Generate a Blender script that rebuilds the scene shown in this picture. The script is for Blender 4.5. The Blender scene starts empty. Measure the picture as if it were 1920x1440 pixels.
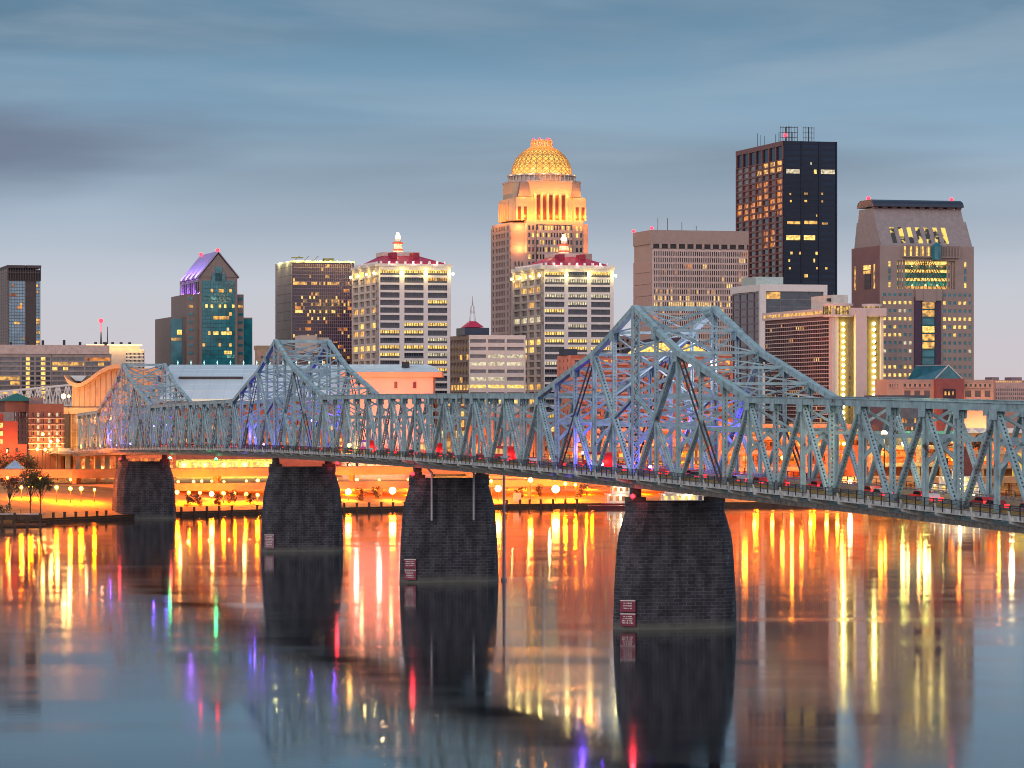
import bpy, math, random
from mathutils import Vector, Matrix
R=random.Random(7)
sc=bpy.context.scene
COL=sc.collection
F=6370.0; CX=960.0; HY=766.0; CAMH=35.0
TH=math.asin(.2568); SI=math.sin(TH); CO=math.cos(TH)
def wx(px,Y): return (px-CX)*Y/F
def wz(py,Y): return CAMH-(py-HY)*Y/F

# ------------------------------------------------------------------ materials
MATS={}
def M(name,col,rough=.6,metal=0.,var=.18,scale=.6,spec=.5,bump=0.,stretch=(1,1,1)):
    if name in MATS: return MATS[name]
    m=bpy.data.materials.new(name); m.use_nodes=True; nt=m.node_tree; N=nt.nodes; L=nt.links
    b=N['Principled BSDF']; b.inputs['Roughness'].default_value=rough; b.inputs['Metallic'].default_value=metal
    b.inputs['Specular IOR Level'].default_value=spec
    g=N.new('ShaderNodeNewGeometry'); mp=N.new('ShaderNodeMapping'); mp.inputs['Scale'].default_value=[scale*s for s in stretch]
    L.new(g.outputs['Position'],mp.inputs['Vector'])
    n=N.new('ShaderNodeTexNoise'); n.inputs['Scale'].default_value=1; n.inputs['Detail'].default_value=5; n.inputs['Roughness'].default_value=.6
    L.new(mp.outputs['Vector'],n.inputs['Vector'])
    r=N.new('ShaderNodeValToRGB'); r.color_ramp.elements[0].position=.3; r.color_ramp.elements[1].position=.7
    r.color_ramp.elements[0].color=[c*(1-var) for c in col]+[1]; r.color_ramp.elements[1].color=[min(1,c*(1+var)) for c in col]+[1]
    L.new(n.outputs['Fac'],r.inputs['Fac']); L.new(r.outputs['Color'],b.inputs['Base Color'])
    if bump:
        bp=N.new('ShaderNodeBump'); bp.inputs['Strength'].default_value=bump; L.new(n.outputs['Fac'],bp.inputs['Height']); L.new(bp.outputs['Normal'],b.inputs['Normal'])
    MATS[name]=m; return m
def E(name,col,st,col2=None,scale=.5,lo=.15,sampling='NONE',thr=(.38,.62)):
    """something that gives off light: a lamp, the lit room seen through a window, or a painted reflection"""
    if name in MATS: return MATS[name]
    m=bpy.data.materials.new(name); m.use_nodes=True; nt=m.node_tree; N=nt.nodes; L=nt.links
    b=N['Principled BSDF']; b.inputs['Base Color'].default_value=(.02,.02,.02,1); b.inputs['Roughness'].default_value=.2
    b.inputs['Emission Strength'].default_value=st
    if col2 is None: b.inputs['Emission Color'].default_value=list(col)+[1]
    else:
        g=N.new('ShaderNodeNewGeometry'); n=N.new('ShaderNodeTexNoise'); n.inputs['Scale'].default_value=scale; n.inputs['Detail'].default_value=3
        L.new(g.outputs['Position'],n.inputs['Vector'])
        r=N.new('ShaderNodeValToRGB'); r.color_ramp.elements[0].position=thr[0]; r.color_ramp.elements[1].position=thr[1]
        r.color_ramp.elements[0].color=list(col2)+[1]; r.color_ramp.elements[1].color=list(col)+[1]
        L.new(n.outputs['Fac'],r.inputs['Fac']); L.new(r.outputs['Color'],b.inputs['Emission Color'])
    m.cycles.emission_sampling=sampling
    MATS[name]=m; return m
def steel_mat():
    m=bpy.data.materials.new('bridge_steel'); m.use_nodes=True; nt=m.node_tree; N=nt.nodes; L=nt.links; b=N['Principled BSDF']
    b.inputs['Roughness'].default_value=.55
    g=N.new('ShaderNodeNewGeometry')
    n=N.new('ShaderNodeTexNoise'); n.inputs['Scale'].default_value=.55; n.inputs['Detail'].default_value=8; n.inputs['Roughness'].default_value=.7
    n2=N.new('ShaderNodeTexNoise'); n2.inputs['Scale'].default_value=.12; n2.inputs['Detail'].default_value=3
    L.new(g.outputs['Position'],n.inputs['Vector']); L.new(g.outputs['Position'],n2.inputs['Vector'])
    r=N.new('ShaderNodeValToRGB'); e=r.color_ramp.elements
    e[0].position=.33; e[0].color=(.085,.045,.03,1); e[1].position=.38; e[1].color=(.28,.40,.43,1)
    x=e.new(.58); x.color=(.40,.62,.65,1); x=e.new(.74); x.color=(.52,.75,.76,1)
    L.new(n.outputs['Fac'],r.inputs['Fac'])
    mx=N.new('ShaderNodeMixRGB'); mx.blend_type='MULTIPLY'; mx.inputs['Fac'].default_value=.35
    r2=N.new('ShaderNodeValToRGB'); r2.color_ramp.elements[0].position=.35; r2.color_ramp.elements[0].color=(.6,.75,.8,1); r2.color_ramp.elements[1].position=.65
    L.new(n2.outputs['Fac'],r2.inputs['Fac']); L.new(r.outputs['Color'],mx.inputs[1]); L.new(r2.outputs['Color'],mx.inputs[2])
    L.new(mx.outputs[0],b.inputs['Base Color']); return m
def masonry_mat(name,c1,c2,mortar,bw=1.4,bh=.56,grime=True):
    m=bpy.data.materials.new(name); m.use_nodes=True; nt=m.node_tree; N=nt.nodes; L=nt.links; b=N['Principled BSDF']
    b.inputs['Roughness'].default_value=.85
    tc=N.new('ShaderNodeTexCoord'); sp=N.new('ShaderNodeSeparateXYZ'); L.new(tc.outputs['Object'],sp.inputs[0])
    ad=N.new('ShaderNodeMath'); ad.operation='ADD'; L.new(sp.outputs['X'],ad.inputs[0]); L.new(sp.outputs['Y'],ad.inputs[1])
    cb=N.new('ShaderNodeCombineXYZ'); L.new(ad.outputs[0],cb.inputs['X']); L.new(sp.outputs['Z'],cb.inputs['Y'])
    nd=N.new('ShaderNodeTexNoise'); nd.inputs['Scale'].default_value=1.7; nd.inputs['Detail'].default_value=3; L.new(tc.outputs['Object'],nd.inputs['Vector'])
    vm=N.new('ShaderNodeVectorMath'); vm.operation='MULTIPLY_ADD'; L.new(nd.outputs['Color'],vm.inputs[0]); vm.inputs[1].default_value=(.5,.3,0); L.new(cb.outputs[0],vm.inputs[2])
    br=N.new('ShaderNodeTexBrick'); br.inputs['Scale'].default_value=1; br.inputs['Brick Width'].default_value=bw; br.inputs['Row Height'].default_value=bh
    br.inputs['Mortar Size'].default_value=.045; br.inputs['Mortar Smooth'].default_value=.3
    br.inputs['Color1'].default_value=list(c1)+[1]; br.inputs['Color2'].default_value=list(c2)+[1]; br.inputs['Mortar'].default_value=list(mortar)+[1]
    L.new(vm.outputs[0],br.inputs['Vector'])
    mp=N.new('ShaderNodeMapping'); mp.inputs['Scale'].default_value=(1,1,.4); L.new(tc.outputs['Object'],mp.inputs['Vector'])
    n=N.new('ShaderNodeTexNoise'); n.inputs['Scale'].default_value=.6; n.inputs['Detail'].default_value=6; L.new(mp.outputs[0],n.inputs['Vector'])
    r=N.new('ShaderNodeValToRGB'); r.color_ramp.elements[0].position=.36; r.color_ramp.elements[0].color=(.55,.57,.6,1); r.color_ramp.elements[1].position=.66; r.color_ramp.elements[1].color=(1.35,1.38,1.4,1)
    L.new(n.outputs['Fac'],r.inputs['Fac'])
    mx=N.new('ShaderNodeMixRGB'); mx.blend_type='MULTIPLY'; mx.inputs['Fac'].default_value=1 if grime else .3
    L.new(br.outputs['Color'],mx.inputs[1]); L.new(r.outputs['Color'],mx.inputs[2])
    # pale silt line just above the water
    mr=N.new('ShaderNodeMapRange'); mr.inputs['From Min'].default_value=1.6; mr.inputs['From Max'].default_value=.3; L.new(sp.outputs['Z'],mr.inputs['Value'])
    m2=N.new('ShaderNodeMixRGB'); m2.inputs[2].default_value=(.17,.19,.16,1)
    mu=N.new('ShaderNodeMath'); mu.operation='MULTIPLY'; mu.inputs[1].default_value=.7 if grime else 0; L.new(mr.outputs[0],mu.inputs[0]); L.new(mu.outputs[0],m2.inputs['Fac'])
    L.new(mx.outputs[0],m2.inputs[1]); L.new(m2.outputs[0],b.inputs['Base Color'])
    bp=N.new('ShaderNodeBump'); bp.inputs['Strength'].default_value=.7; bp.inputs['Distance'].default_value=.12; L.new(br.outputs['Fac'],bp.inputs['Height']); bp.invert=True
    L.new(bp.outputs['Normal'],b.inputs['Normal']); MATS[name]=m; return m
STEEL=steel_mat()
PIERM=masonry_mat('pier_masonry',(.070,.074,.086),(.03,.035,.044),(.14,.145,.16))
STEELD=M('dark_rusty_steel',(.075,.07,.065),.7,var=.5,scale=1.5)
FASC=M('fascia_paint',(.52,.58,.56),.6,var=.45,scale=.9)
CONC=M('concrete',(.42,.33,.22),.8,var=.2,scale=.15)  # tan tint carries part of the orange lamp glow
ASPH=M('asphalt',(.06,.06,.062),.85)
DARKM=M('dark_metal',(.03,.03,.035),.5)
WHITE=M('white_paint',(.80,.79,.77),.5,var=.06)
CREAM=M('cream_panel',(.62,.55,.50),.6,var=.07)
GLD=M('dark_glass',(.02,.025,.035),.08,spec=.9,var=.5,scale=.35)
GLB=M('blue_glass',(.035,.06,.09),.1,spec=.8,var=.5,scale=.3)
GLT=M('teal_glass',(.015,.21,.27),.12,spec=.7,var=.45,scale=.22)
GLP=M('pale_blue_glass',(.22,.45,.60),.15,spec=.8,var=.35,scale=.3)
GLG=M('grey_glass',(.16,.17,.19),.15,spec=.7,var=.4,scale=.5)
GLBR=M('bronze_glass',(.10,.055,.04),.12,spec=.8,var=.4,scale=.2)
YEL=E('lit_room_yellow',(1.0,.66,.17),1.7,(.42,.24,.05),.9)
YEL2=E('lit_room_gold',(1.0,.5,.1),1.35,(.18,.10,.04),.45)
ORA=E('lit_room_and_reflection_orange',(1.0,.33,.045),1.0,(.13,.03,.015),.3)
PALE=E('lit_room_pale',(1.0,.86,.55),.95,(.35,.3,.2),.8)
TEAL=E('lit_room_teal',(.3,.85,.7),.6,(.03,.14,.15),.8)
LAMPO=E('lamp_orange',(1,.46,.05),20)
LAMPY=E('lamp_yellow',(1,.8,.25),20)
LAMPW=E('lamp_white',(1,.62,.2),26)
LAMPR=E('lamp_red',(1,.008,.015),14)
LAMPG=E('lamp_green',(.02,1,.35),22)
LAMPV=E('lamp_violet',(.3,.16,1),26)

# ------------------------------------------------------------------ mesh helper
class MB:
    def __init__(s): s.v=[]; s.f=[]; s.m=[]
    def add(s,vs,fs,m=0):
        o=len(s.v); s.v+= [tuple(v) for v in vs]; s.f+=[tuple(o+i for i in f) for f in fs]; s.m+=[m]*len(fs); return s
    def box(s,x0,x1,y0,y1,z0,z1,m=0):
        if x0>x1:x0,x1=x1,x0
        if y0>y1:y0,y1=y1,y0
        if z0>z1:z0,z1=z1,z0
        return s.add([(x0,y0,z0),(x1,y0,z0),(x1,y1,z0),(x0,y1,z0),(x0,y0,z1),(x1,y0,z1),(x1,y1,z1),(x0,y1,z1)],
          [(3,2,1,0),(4,5,6,7),(0,1,5,4),(1,2,6,5),(2,3,7,6),(3,0,4,7)],m)
    def obox(s,c,a,b,d,m=0):
        c,a,b,d=map(Vector,(c,a,b,d))
        vs=[c+i*a+j*b+k*d for k in(-1,1) for (i,j) in((-1,-1),(1,-1),(1,1),(-1,1))]
        return s.add(vs,[(3,2,1,0),(4,5,6,7),(0,1,5,4),(1,2,6,5),(2,3,7,6),(3,0,4,7)],m)
    def beam(s,p,q,w,h,side=(0,1,0),m=0):
        p,q=Vector(p),Vector(q); d=q-p
        if d.length<1e-6: return s
        sd=Vector(side); sd=sd-d*(sd.dot(d)/d.dot(d)); 
        if sd.length<1e-5: sd=Vector((1,0,0))-d*(d.x/d.dot(d))
        sd.normalize(); up=d.normalized().cross(sd)
        return s.obox((p+q)/2,d/2,sd*w/2,up*h/2,m)
    def cyl(s,c,r,z0,z1,n=12,m=0,r2=None):
        r2=r if r2 is None else r2; x,y=c[0],c[1]
        vs=[(x+r*math.cos(2*math.pi*i/n),y+r*math.sin(2*math.pi*i/n),z0) for i in range(n)]+[(x+r2*math.cos(2*math.pi*i/n),y+r2*math.sin(2*math.pi*i/n),z1) for i in range(n)]
        return s.add(vs,[(i,(i+1)%n,n+(i+1)%n,n+i) for i in range(n)]+[tuple(range(n-1,-1,-1)),tuple(range(n,2*n))],m)
    def prism(s,poly,z0,z1,m=0):
        n=len(poly); vs=[(x,y,z0) for x,y in poly]+[(x,y,z1) for x,y in poly]
        return s.add(vs,[(i,(i+1)%n,n+(i+1)%n,n+i) for i in range(n)]+[tuple(range(n-1,-1,-1)),tuple(range(n,2*n))],m)
    def loft(s,loops,m=0,cap=True):
        n=len(loops[0]); vs=[v for l in loops for v in l]; fs=[]
        for k in range(len(loops)-1):
            fs+=[(k*n+i,k*n+(i+1)%n,(k+1)*n+(i+1)%n,(k+1)*n+i) for i in range(n)]
        if cap: fs+=[tuple(range(n-1,-1,-1)),tuple(range((len(loops)-1)*n,len(loops)*n))]
        return s.add(vs,fs,m)
    def ext(s,poly,d,m=0):
        """extrude a 3-D polygon by vector d"""
        d=Vector(d); n=len(poly); a=[Vector(p) for p in poly]; vs=a+[p+d for p in a]
        return s.add(vs,[(i,(i+1)%n,n+(i+1)%n,n+i) for i in range(n)]+[tuple(range(n-1,-1,-1)),tuple(range(n,2*n))],m)
    def ball(s,c,r,n=10,k=6,m=0,sz=1.0,half=False):
        vs=[];lo=0 if half else -math.pi/2
        for j in range(k+1):
            a=lo+(math.pi/2-lo)*j/k
            for i in range(n):
                t=2*math.pi*i/n; vs.append((c[0]+r*math.cos(a)*math.cos(t),c[1]+r*math.cos(a)*math.sin(t),c[2]+r*sz*math.sin(a)))
        return s.add(vs,[(j*n+i,j*n+(i+1)%n,(j+1)*n+(i+1)%n,(j+1)*n+i) for j in range(k) for i in range(n)],m)
    def build(s,name,mats,parent=None,smooth=False):
        me=bpy.data.meshes.new(name); me.from_pydata(s.v,[],s.f)
        if not isinstance(mats,(list,tuple)): mats=[mats]
        for m in mats: me.materials.append(m)
        if len(mats)>1: me.polygons.foreach_set('material_index',s.m)
        if smooth: me.polygons.foreach_set('use_smooth',[True]*len(me.polygons))
        me.update(); o=bpy.data.objects.new(name,me); COL.objects.link(o)
        if parent: o.parent=parent
        return o
def tag(o,label=None,cat=None,group=None,kind=None):
    if label: o['label']=label
    if cat: o['category']=cat
    if group: o['group']=group
    if kind: o['kind']=kind
    return o
def thing(name,label,cat,loc=(0,0,0),rz=0,group=None):
    o=bpy.data.objects.new(name,None); COL.objects.link(o); o.location=loc; o.rotation_euler=(0,0,rz); o.empty_display_size=1
    return tag(o,label,cat,group)
def copy_tree(o,parent=None):
    c=o.copy(); COL.objects.link(c); c.parent=parent
    for ch in o.children: copy_tree(ch,c)
    return c
NL=[0]
def plight(loc,e,col,r=.4,name='lamp_light',parent=None):
    l=bpy.data.lights.new(name,'POINT'); l.energy=e; l.color=col; l.shadow_soft_size=r
    o=bpy.data.objects.new(name,l); COL.objects.link(o); o.location=loc; NL[0]+=1
    if parent: o.parent=parent
    return o
def slight(loc,target,e,col,ang=100,r=.5,parent=None,name='flood_light'):
    l=bpy.data.lights.new(name,'SPOT'); l.energy=e; l.color=col; l.shadow_soft_size=r; l.spot_size=math.radians(ang); l.spot_blend=.6
    o=bpy.data.objects.new(name,l); COL.objects.link(o); o.location=loc
    d=Vector(target)-Vector(loc); o.rotation_euler=d.to_track_quat('-Z','Y').to_euler(); NL[0]+=1
    if parent: o.parent=parent
    return o
ORD=['first','second','third','fourth','fifth','sixth','seventh','eighth','ninth','tenth','eleventh','twelfth','thirteenth','fourteenth','fifteenth','sixteenth','seventeenth','eighteenth','nineteenth','twentieth','twenty-first','twenty-second','twenty-third','twenty-fourth','twenty-fifth','twenty-sixth','twenty-seventh','twenty-eighth','twenty-ninth','thirtieth']

# ------------------------------------------------------------------ camera, sky, sun
cam=bpy.data.cameras.new('camera'); co=bpy.data.objects.new('camera',cam); COL.objects.link(co)
co.location=(0,0,CAMH); co.rotation_euler=(math.pi/2,0,0); cam.sensor_width=36; cam.lens=36*F/1920; cam.shift_y=46/1920; cam.clip_start=1; cam.clip_end=30000
sc.camera=co
w=bpy.data.worlds.new('World'); sc.world=w; w.use_nodes=True; nt=w.node_tree; N=nt.nodes; L=nt.links
bg=N['Background']
tc=N.new('ShaderNodeTexCoord'); sp=N.new('ShaderNodeSeparateXYZ'); L.new(tc.outputs['Generated'],sp.inputs[0])
def ramp(src,stops):
    r=N.new('ShaderNodeValToRGB'); e=r.color_ramp.elements
    while len(e)>1: e.remove(e[-1])
    e[0].position=stops[0][0]; e[0].color=list(stops[0][1])+[1]
    for p,c in stops[1:]:
        x=e.new(p); x.color=list(c)+[1]
    L.new(src,r.inputs['Fac']); return r
mr=N.new('ShaderNodeMapRange'); mr.inputs['From Min'].default_value=0; mr.inputs['From Max'].default_value=.25; L.new(sp.outputs['Z'],mr.inputs['Value'])
# clear-air gradient (z = sin of elevation; the picture shows 0 .. 0.12)
gr=ramp(mr.outputs[0],[(0,(.63,.55,.58)),(.06,(.59,.56,.61)),(.14,(.53,.57,.65)),(.24,(.37,.48,.62)),(.34,(.20,.355,.52)),(.46,(.092,.22,.36)),(.6,(.075,.175,.29)),(1,(.13,.22,.32))])
# streaked cloud layers
def clouds(scale,sz,detail,lo,hi,rot=0.0):
    mp=N.new('ShaderNodeMapping'); mp.inputs['Scale'].default_value=(scale,scale,sz); mp.inputs['Rotation'].default_value=(0,rot,0)
    L.new(tc.outputs['Generated'],mp.inputs['Vector'])
    n=N.new('ShaderNodeTexNoise'); n.inputs['Scale'].default_value=1; n.inputs['Detail'].default_value=detail; n.inputs['Roughness'].default_value=.52; n.inputs['Distortion'].default_value=.4
    L.new(mp.outputs[0],n.inputs['Vector'])
    m=N.new('ShaderNodeMapRange'); m.inputs['From Min'].default_value=lo; m.inputs['From Max'].default_value=hi; m.interpolation_type='SMOOTHSTEP'; L.new(n.outputs['Fac'],m.inputs['Value']); return m
def mixc(fac,a,b,blend='MIX'):
    x=N.new('ShaderNodeMixRGB'); x.blend_type=blend
    for k,v in ((0,fac),(1,a),(2,b)):
        if isinstance(v,(tuple,list)): x.inputs[k].default_value=list(v)+[1]
        elif isinstance(v,(int,float)): x.inputs[k].default_value=v
        else: L.new(v,x.inputs[k])
    return x
def mul(a,b):
    x=N.new('ShaderNodeMath'); x.operation='MULTIPLY'
    for k,v in ((0,a),(1,b)):
        if isinstance(v,(int,float)): x.inputs[k].default_value=v
        else: L.new(v,x.inputs[k])
    return x.outputs[0]
hi=N.new('ShaderNodeMapRange'); hi.inputs['From Min'].default_value=.03; hi.inputs['From Max'].default_value=.075; L.new(sp.outputs['Z'],hi.inputs['Value'])
c1=clouds(3.0,24,3,.42,.74,.04); c2=clouds(5,48,4,.45,.75,-.1); c3=clouds(5,30,6,.46,.7,-.32)
s1=mixc(mul(mul(c1.outputs[0],hi.outputs[0]),.62),gr.outputs[0],(.10,.16,.235))
s2=mixc(mul(mul(c2.outputs[0],hi.outputs[0]),.28),s1.outputs[0],(.36,.47,.58))
s3=mixc(mul(mul(c3.outputs[0],hi.outputs[0]),.42),s2.outputs[0],(.33,.40,.50))
# heavy purple-grey bank low on the left of the view
vn=N.new('ShaderNodeVectorMath'); vn.operation='SUBTRACT'; L.new(tc.outputs['Generated'],vn.inputs[0]); vn.inputs[1].default_value=(-.155,.985,.077)
vs=N.new('ShaderNodeVectorMath'); vs.operation='MULTIPLY'; L.new(vn.outputs[0],vs.inputs[0]); vs.inputs[1].default_value=(13,0,62)
vl=N.new('ShaderNodeVectorMath'); vl.operation='LENGTH'; L.new(vs.outputs[0],vl.inputs[0])
dn=N.new('ShaderNodeTexNoise'); dn.inputs['Scale'].default_value=1; dn.inputs['Detail'].default_value=4
dm=N.new('ShaderNodeMapping'); dm.inputs['Scale'].default_value=(14,14,90); L.new(tc.outputs['Generated'],dm.inputs['Vector']); L.new(dm.outputs[0],dn.inputs['Vector'])
da=N.new('ShaderNodeMath'); da.operation='MULTIPLY_ADD'; L.new(dn.outputs['Fac'],da.inputs[0]); da.inputs[1].default_value=1.1; L.new(vl.outputs['Value'],da.inputs[2])
dr=N.new('ShaderNodeMapRange'); dr.inputs['From Min'].default_value=1.75; dr.inputs['From Max'].default_value=.6; dr.interpolation_type='SMOOTHSTEP'; L.new(da.outputs[0],dr.inputs['Value'])
s4=mixc(mul(dr.outputs[0],.85),s3.outputs[0],(.12,.16,.26))
# behind the camera the sky is lighter and pinker (the side the dusk light comes from)
bk=N.new('ShaderNodeMapRange'); bk.inputs['From Min'].default_value=.2; bk.inputs['From Max'].default_value=-.7; L.new(sp.outputs['Y'],bk.inputs['Value'])
s5=mixc(mul(bk.outputs[0],.9),s4.outputs[0],(.98,.86,.95))
ns=N.new('ShaderNodeTexSky'); ns.sky_type='NISHITA'; ns.sun_disc=False; ns.sun_elevation=math.radians(2); ns.sun_rotation=math.radians(215)
nm=mixc(1,ns.outputs[0],(.02,.02,.02),'MULTIPLY')
s6=mixc(1,s5.outputs[0],nm.outputs[0],'ADD')
L.new(s6.outputs[0],bg.inputs['Color']); bg.inputs['Strength'].default_value=1.0
sl=bpy.data.lights.new('sun','SUN'); sl.energy=.55; sl.angle=math.radians(14); sl.color=(1,.70,.60)
so=bpy.data.objects.new('sun',sl); COL.objects.link(so)
so.rotation_euler=Vector((.62,.75,-.28)).to_track_quat('-Z','Y').to_euler()   # light travels right, away from the camera and slightly down
sc.view_settings.view_transform='Standard'; sc.view_settings.look='None'; sc.view_settings.exposure=0; sc.view_settings.gamma=1
sc.cycles.use_denoising=True; sc.cycles.filter_width=1.0
try: sc.cycles.denoiser='OPENIMAGEDENOISE'
except Exception: pass
sc.cycles.max_bounces=6; sc.cycles.diffuse_bounces=3; sc.cycles.glossy_bounces=3; sc.cycles.transmission_bounces=3; sc.cycles.sample_clamp_indirect=8
sc.cycles.caustics_reflective=False; sc.cycles.caustics_refractive=False

# ------------------------------------------------------------------ water and land
mw=bpy.data.materials.new('river_water'); mw.use_nodes=True; nt=mw.node_tree; b=nt.nodes['Principled BSDF']
b.inputs['Base Color'].default_value=(.012,.022,.028,1); b.inputs['Roughness'].default_value=.075; b.inputs['IOR'].default_value=2.7
g=nt.nodes.new('ShaderNodeNewGeometry'); mp=nt.nodes.new('ShaderNodeMapping'); mp.inputs['Scale'].default_value=(.012,.05,1); nt.links.new(g.outputs['Position'],mp.inputs['Vector'])
n=nt.nodes.new('ShaderNodeTexNoise'); n.inputs['Scale'].default_value=1; n.inputs['Detail'].default_value=4; nt.links.new(mp.outputs[0],n.inputs['Vector'])
r=nt.nodes.new('ShaderNodeMapRange'); r.inputs['From Min'].default_value=.4; r.inputs['From Max'].default_value=.62; r.inputs['To Min'].default_value=.05; r.inputs['To Max'].default_value=.095
nt.links.new(n.outputs['Fac'],r.inputs['Value'])
def band(x0,y0,lx,ly):   # ruffled water trailing from a pier
    a=nt.nodes.new('ShaderNodeVectorMath'); a.operation='MULTIPLY_ADD'; nt.links.new(g.outputs['Position'],a.inputs[0]); a.inputs[1].default_value=(1/lx,1/ly,0); a.inputs[2].default_value=(-x0/lx,-y0/ly,0)
    l=nt.nodes.new('ShaderNodeVectorMath'); l.operation='LENGTH'; nt.links.new(a.outputs[0],l.inputs[0])
    q=nt.nodes.new('ShaderNodeMapRange'); q.interpolation_type='SMOOTHSTEP'; q.inputs['From Min'].default_value=1.15; q.inputs['From Max'].default_value=.6; q.inputs['To Max'].default_value=.055; nt.links.new(l.outputs['Value'],q.inputs['Value']); return q.outputs[0]
acc=r.outputs[0]
for args in ((66,563,34,7),(16,702,24,7),(-50,855,30,5)):
    ad=nt.nodes.new('ShaderNodeMath'); ad.operation='ADD'; nt.links.new(acc,ad.inputs[0]); nt.links.new(band(*args),ad.inputs[1]); acc=ad.outputs[0]
nt.links.new(acc,b.inputs['Roughness'])
mp2=nt.nodes.new('ShaderNodeMapping'); mp2.inputs['Scale'].default_value=(.25,.6,1); nt.links.new(g.outputs['Position'],mp2.inputs['Vector'])
n2=nt.nodes.new('ShaderNodeTexNoise'); n2.inputs['Scale'].default_value=1; n2.inputs['Detail'].default_value=2; nt.links.new(mp2.outputs[0],n2.inputs['Vector'])
bp=nt.nodes.new('ShaderNodeBump'); bp.inputs['Strength'].default_value=.08; bp.inputs['Distance'].default_value=.03; nt.links.new(n2.outputs['Fac'],bp.inputs['Height']); nt.links.new(bp.outputs['Normal'],b.inputs['Normal'])
wm=MB(); wm.add([(-9000,-300,0),(9000,-300,0),(9000,9000,0),(-9000,9000,0)],[(0,1,2,3)]); tag(wm.build('water',mw),kind='structure')

SH=[(-3000,900),(-700,960),(-300,1000),(-153,1016),(-125,1064),(-110,1098),(-85,1124),(-47,1156),(8,1193),(85,1213),(185,1223),(600,1235),(3000,1250)]
def shore(x):
    for (a,ya),(b_,yb) in zip(SH,SH[1:]):
        if x<=b_: return ya+(yb-ya)*(x-a)/(b_-a)
    return SH[-1][1]
GR=[(0,-4),(0.01,1.3),(6,1.5),(22,3.2),(60,6.5),(95,9),(400,10),(12000,12)]
def gz(x,y):
    d=y-shore(x)
    for (a,za),(b_,zb) in zip(GR,GR[1:]):
        if d<=b_: return za+(zb-za)*(d-a)/(b_-a) if d>a else za
    return 12
xs=[]
for (a,_),(b_,_) in zip(SH,SH[1:]):
    k=max(1,int(abs(b_-a)/12)) if abs(a)<700 and abs(b_)<700 else 2
    xs+=[a+(b_-a)*i/k for i in range(k)]
xs.append(SH[-1][0])
gm=MB(); vs=[]; fs=[]
for x in xs:
    for d,z in GR: vs.append((x,shore(x)+d,z+(R.uniform(-.15,.15) if 5<d<100 else 0)))
k=len(GR)
for i in range(len(xs)-1):
    for j in range(k-1): fs.append((i*k+j,(i+1)*k+j,(i+1)*k+j+1,i*k+j+1))
gm.add(vs,fs); tag(gm.build('ground',M('river_bank_lamp_tint',(.50,.27,.085),.9,var=.35,scale=.12)),kind='structure')  # orange lamp glow is mixed into the earth colour

# ------------------------------------------------------------------ the bridge
B0=Vector((26.0,541.8,0)); BR=math.atan2(CO,-SI)     # local x = along the bridge to the far bank, local y = towards the camera's left
P=11.6; NEAR=-17; FARI=57; TW=6.6
TOWERS=(0,26,48)
def S(i): return i*(11.6 if i>=0 else 11.2)
def ztop(s): return 37.5-2.1e-5*(s-190)**2
OFF=[14.3,10.6,7.1,4.8,2.4,0]
def off(i):
    for t in TOWERS:
        if abs(i-t)<5: return OFF[abs(i-t)]
    return 0
def zt(i): return ztop(S(i))+off(i)
def zb(i): return ztop(S(i))-13.75
def zd(s): return ztop(s)-12.6
def b2w(s,y,z): # bridge local -> world
    return Vector((B0.x-SI*s-CO*y, B0.y+CO*s-SI*y, z))
bridge=thing('steel_bridge','grey-green steel truss road bridge with three peaked towers, crossing the river on dark piers','bridge',(B0.x,B0.y,0),BR)
def member(mb,p,q,wy,wh,laced,lod=0):
    p,q=Vector(p),Vector(q); d=q-p; ln=d.length; dn=d/ln; Yv=Vector((0,1,0)); n=dn.cross(Yv).normalized()
    if not laced:
        # rolled section: web between two flanges
        for sg in (-1,1): mb.obox((p+q)/2+Yv*sg*(wy/2-.09),d/2,Yv*.09,n*wh/2)
        mb.obox((p+q)/2,d/2,Yv*(wy/2-.17),n*(wh/2-.12)); return
    for sg in (-1,1): mb.obox((p+q)/2+Yv*sg*(wy/2-.1),d/2,Yv*.1,n*wh/2)
    iw=wy-.2; k=max(2,int(ln/(iw*1.15)))
    if lod==2:
        for j in range(1,max(3,k//3)): mb.obox(p+d*j/max(3,k//3),dn*.25,Yv*(iw/2),n*.05)
        return
    for j in range(k):
        a=p+d*(j/k); c=p+d*((j+1)/k)
        for face in ((-1,1) if lod==0 else (-1,)):
            o=n*face*(wh/2-.03)
            mb.beam(a+o+Yv*(-iw/2),c+o+Yv*(iw/2),.13,.03,n.cross(d))
            mb.beam(a+o*1.06+Yv*(iw/2),c+o*1.06+Yv*(-iw/2),.13,.03,n.cross(d))
    for e_ in (p+d*.0,q-d*.0):
        s_=dn*(.9 if e_==p else -.9); mb.obox(e_+s_*.5,s_*.5,Yv*(wy/2-.02),n*(wh/2-.06))
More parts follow.
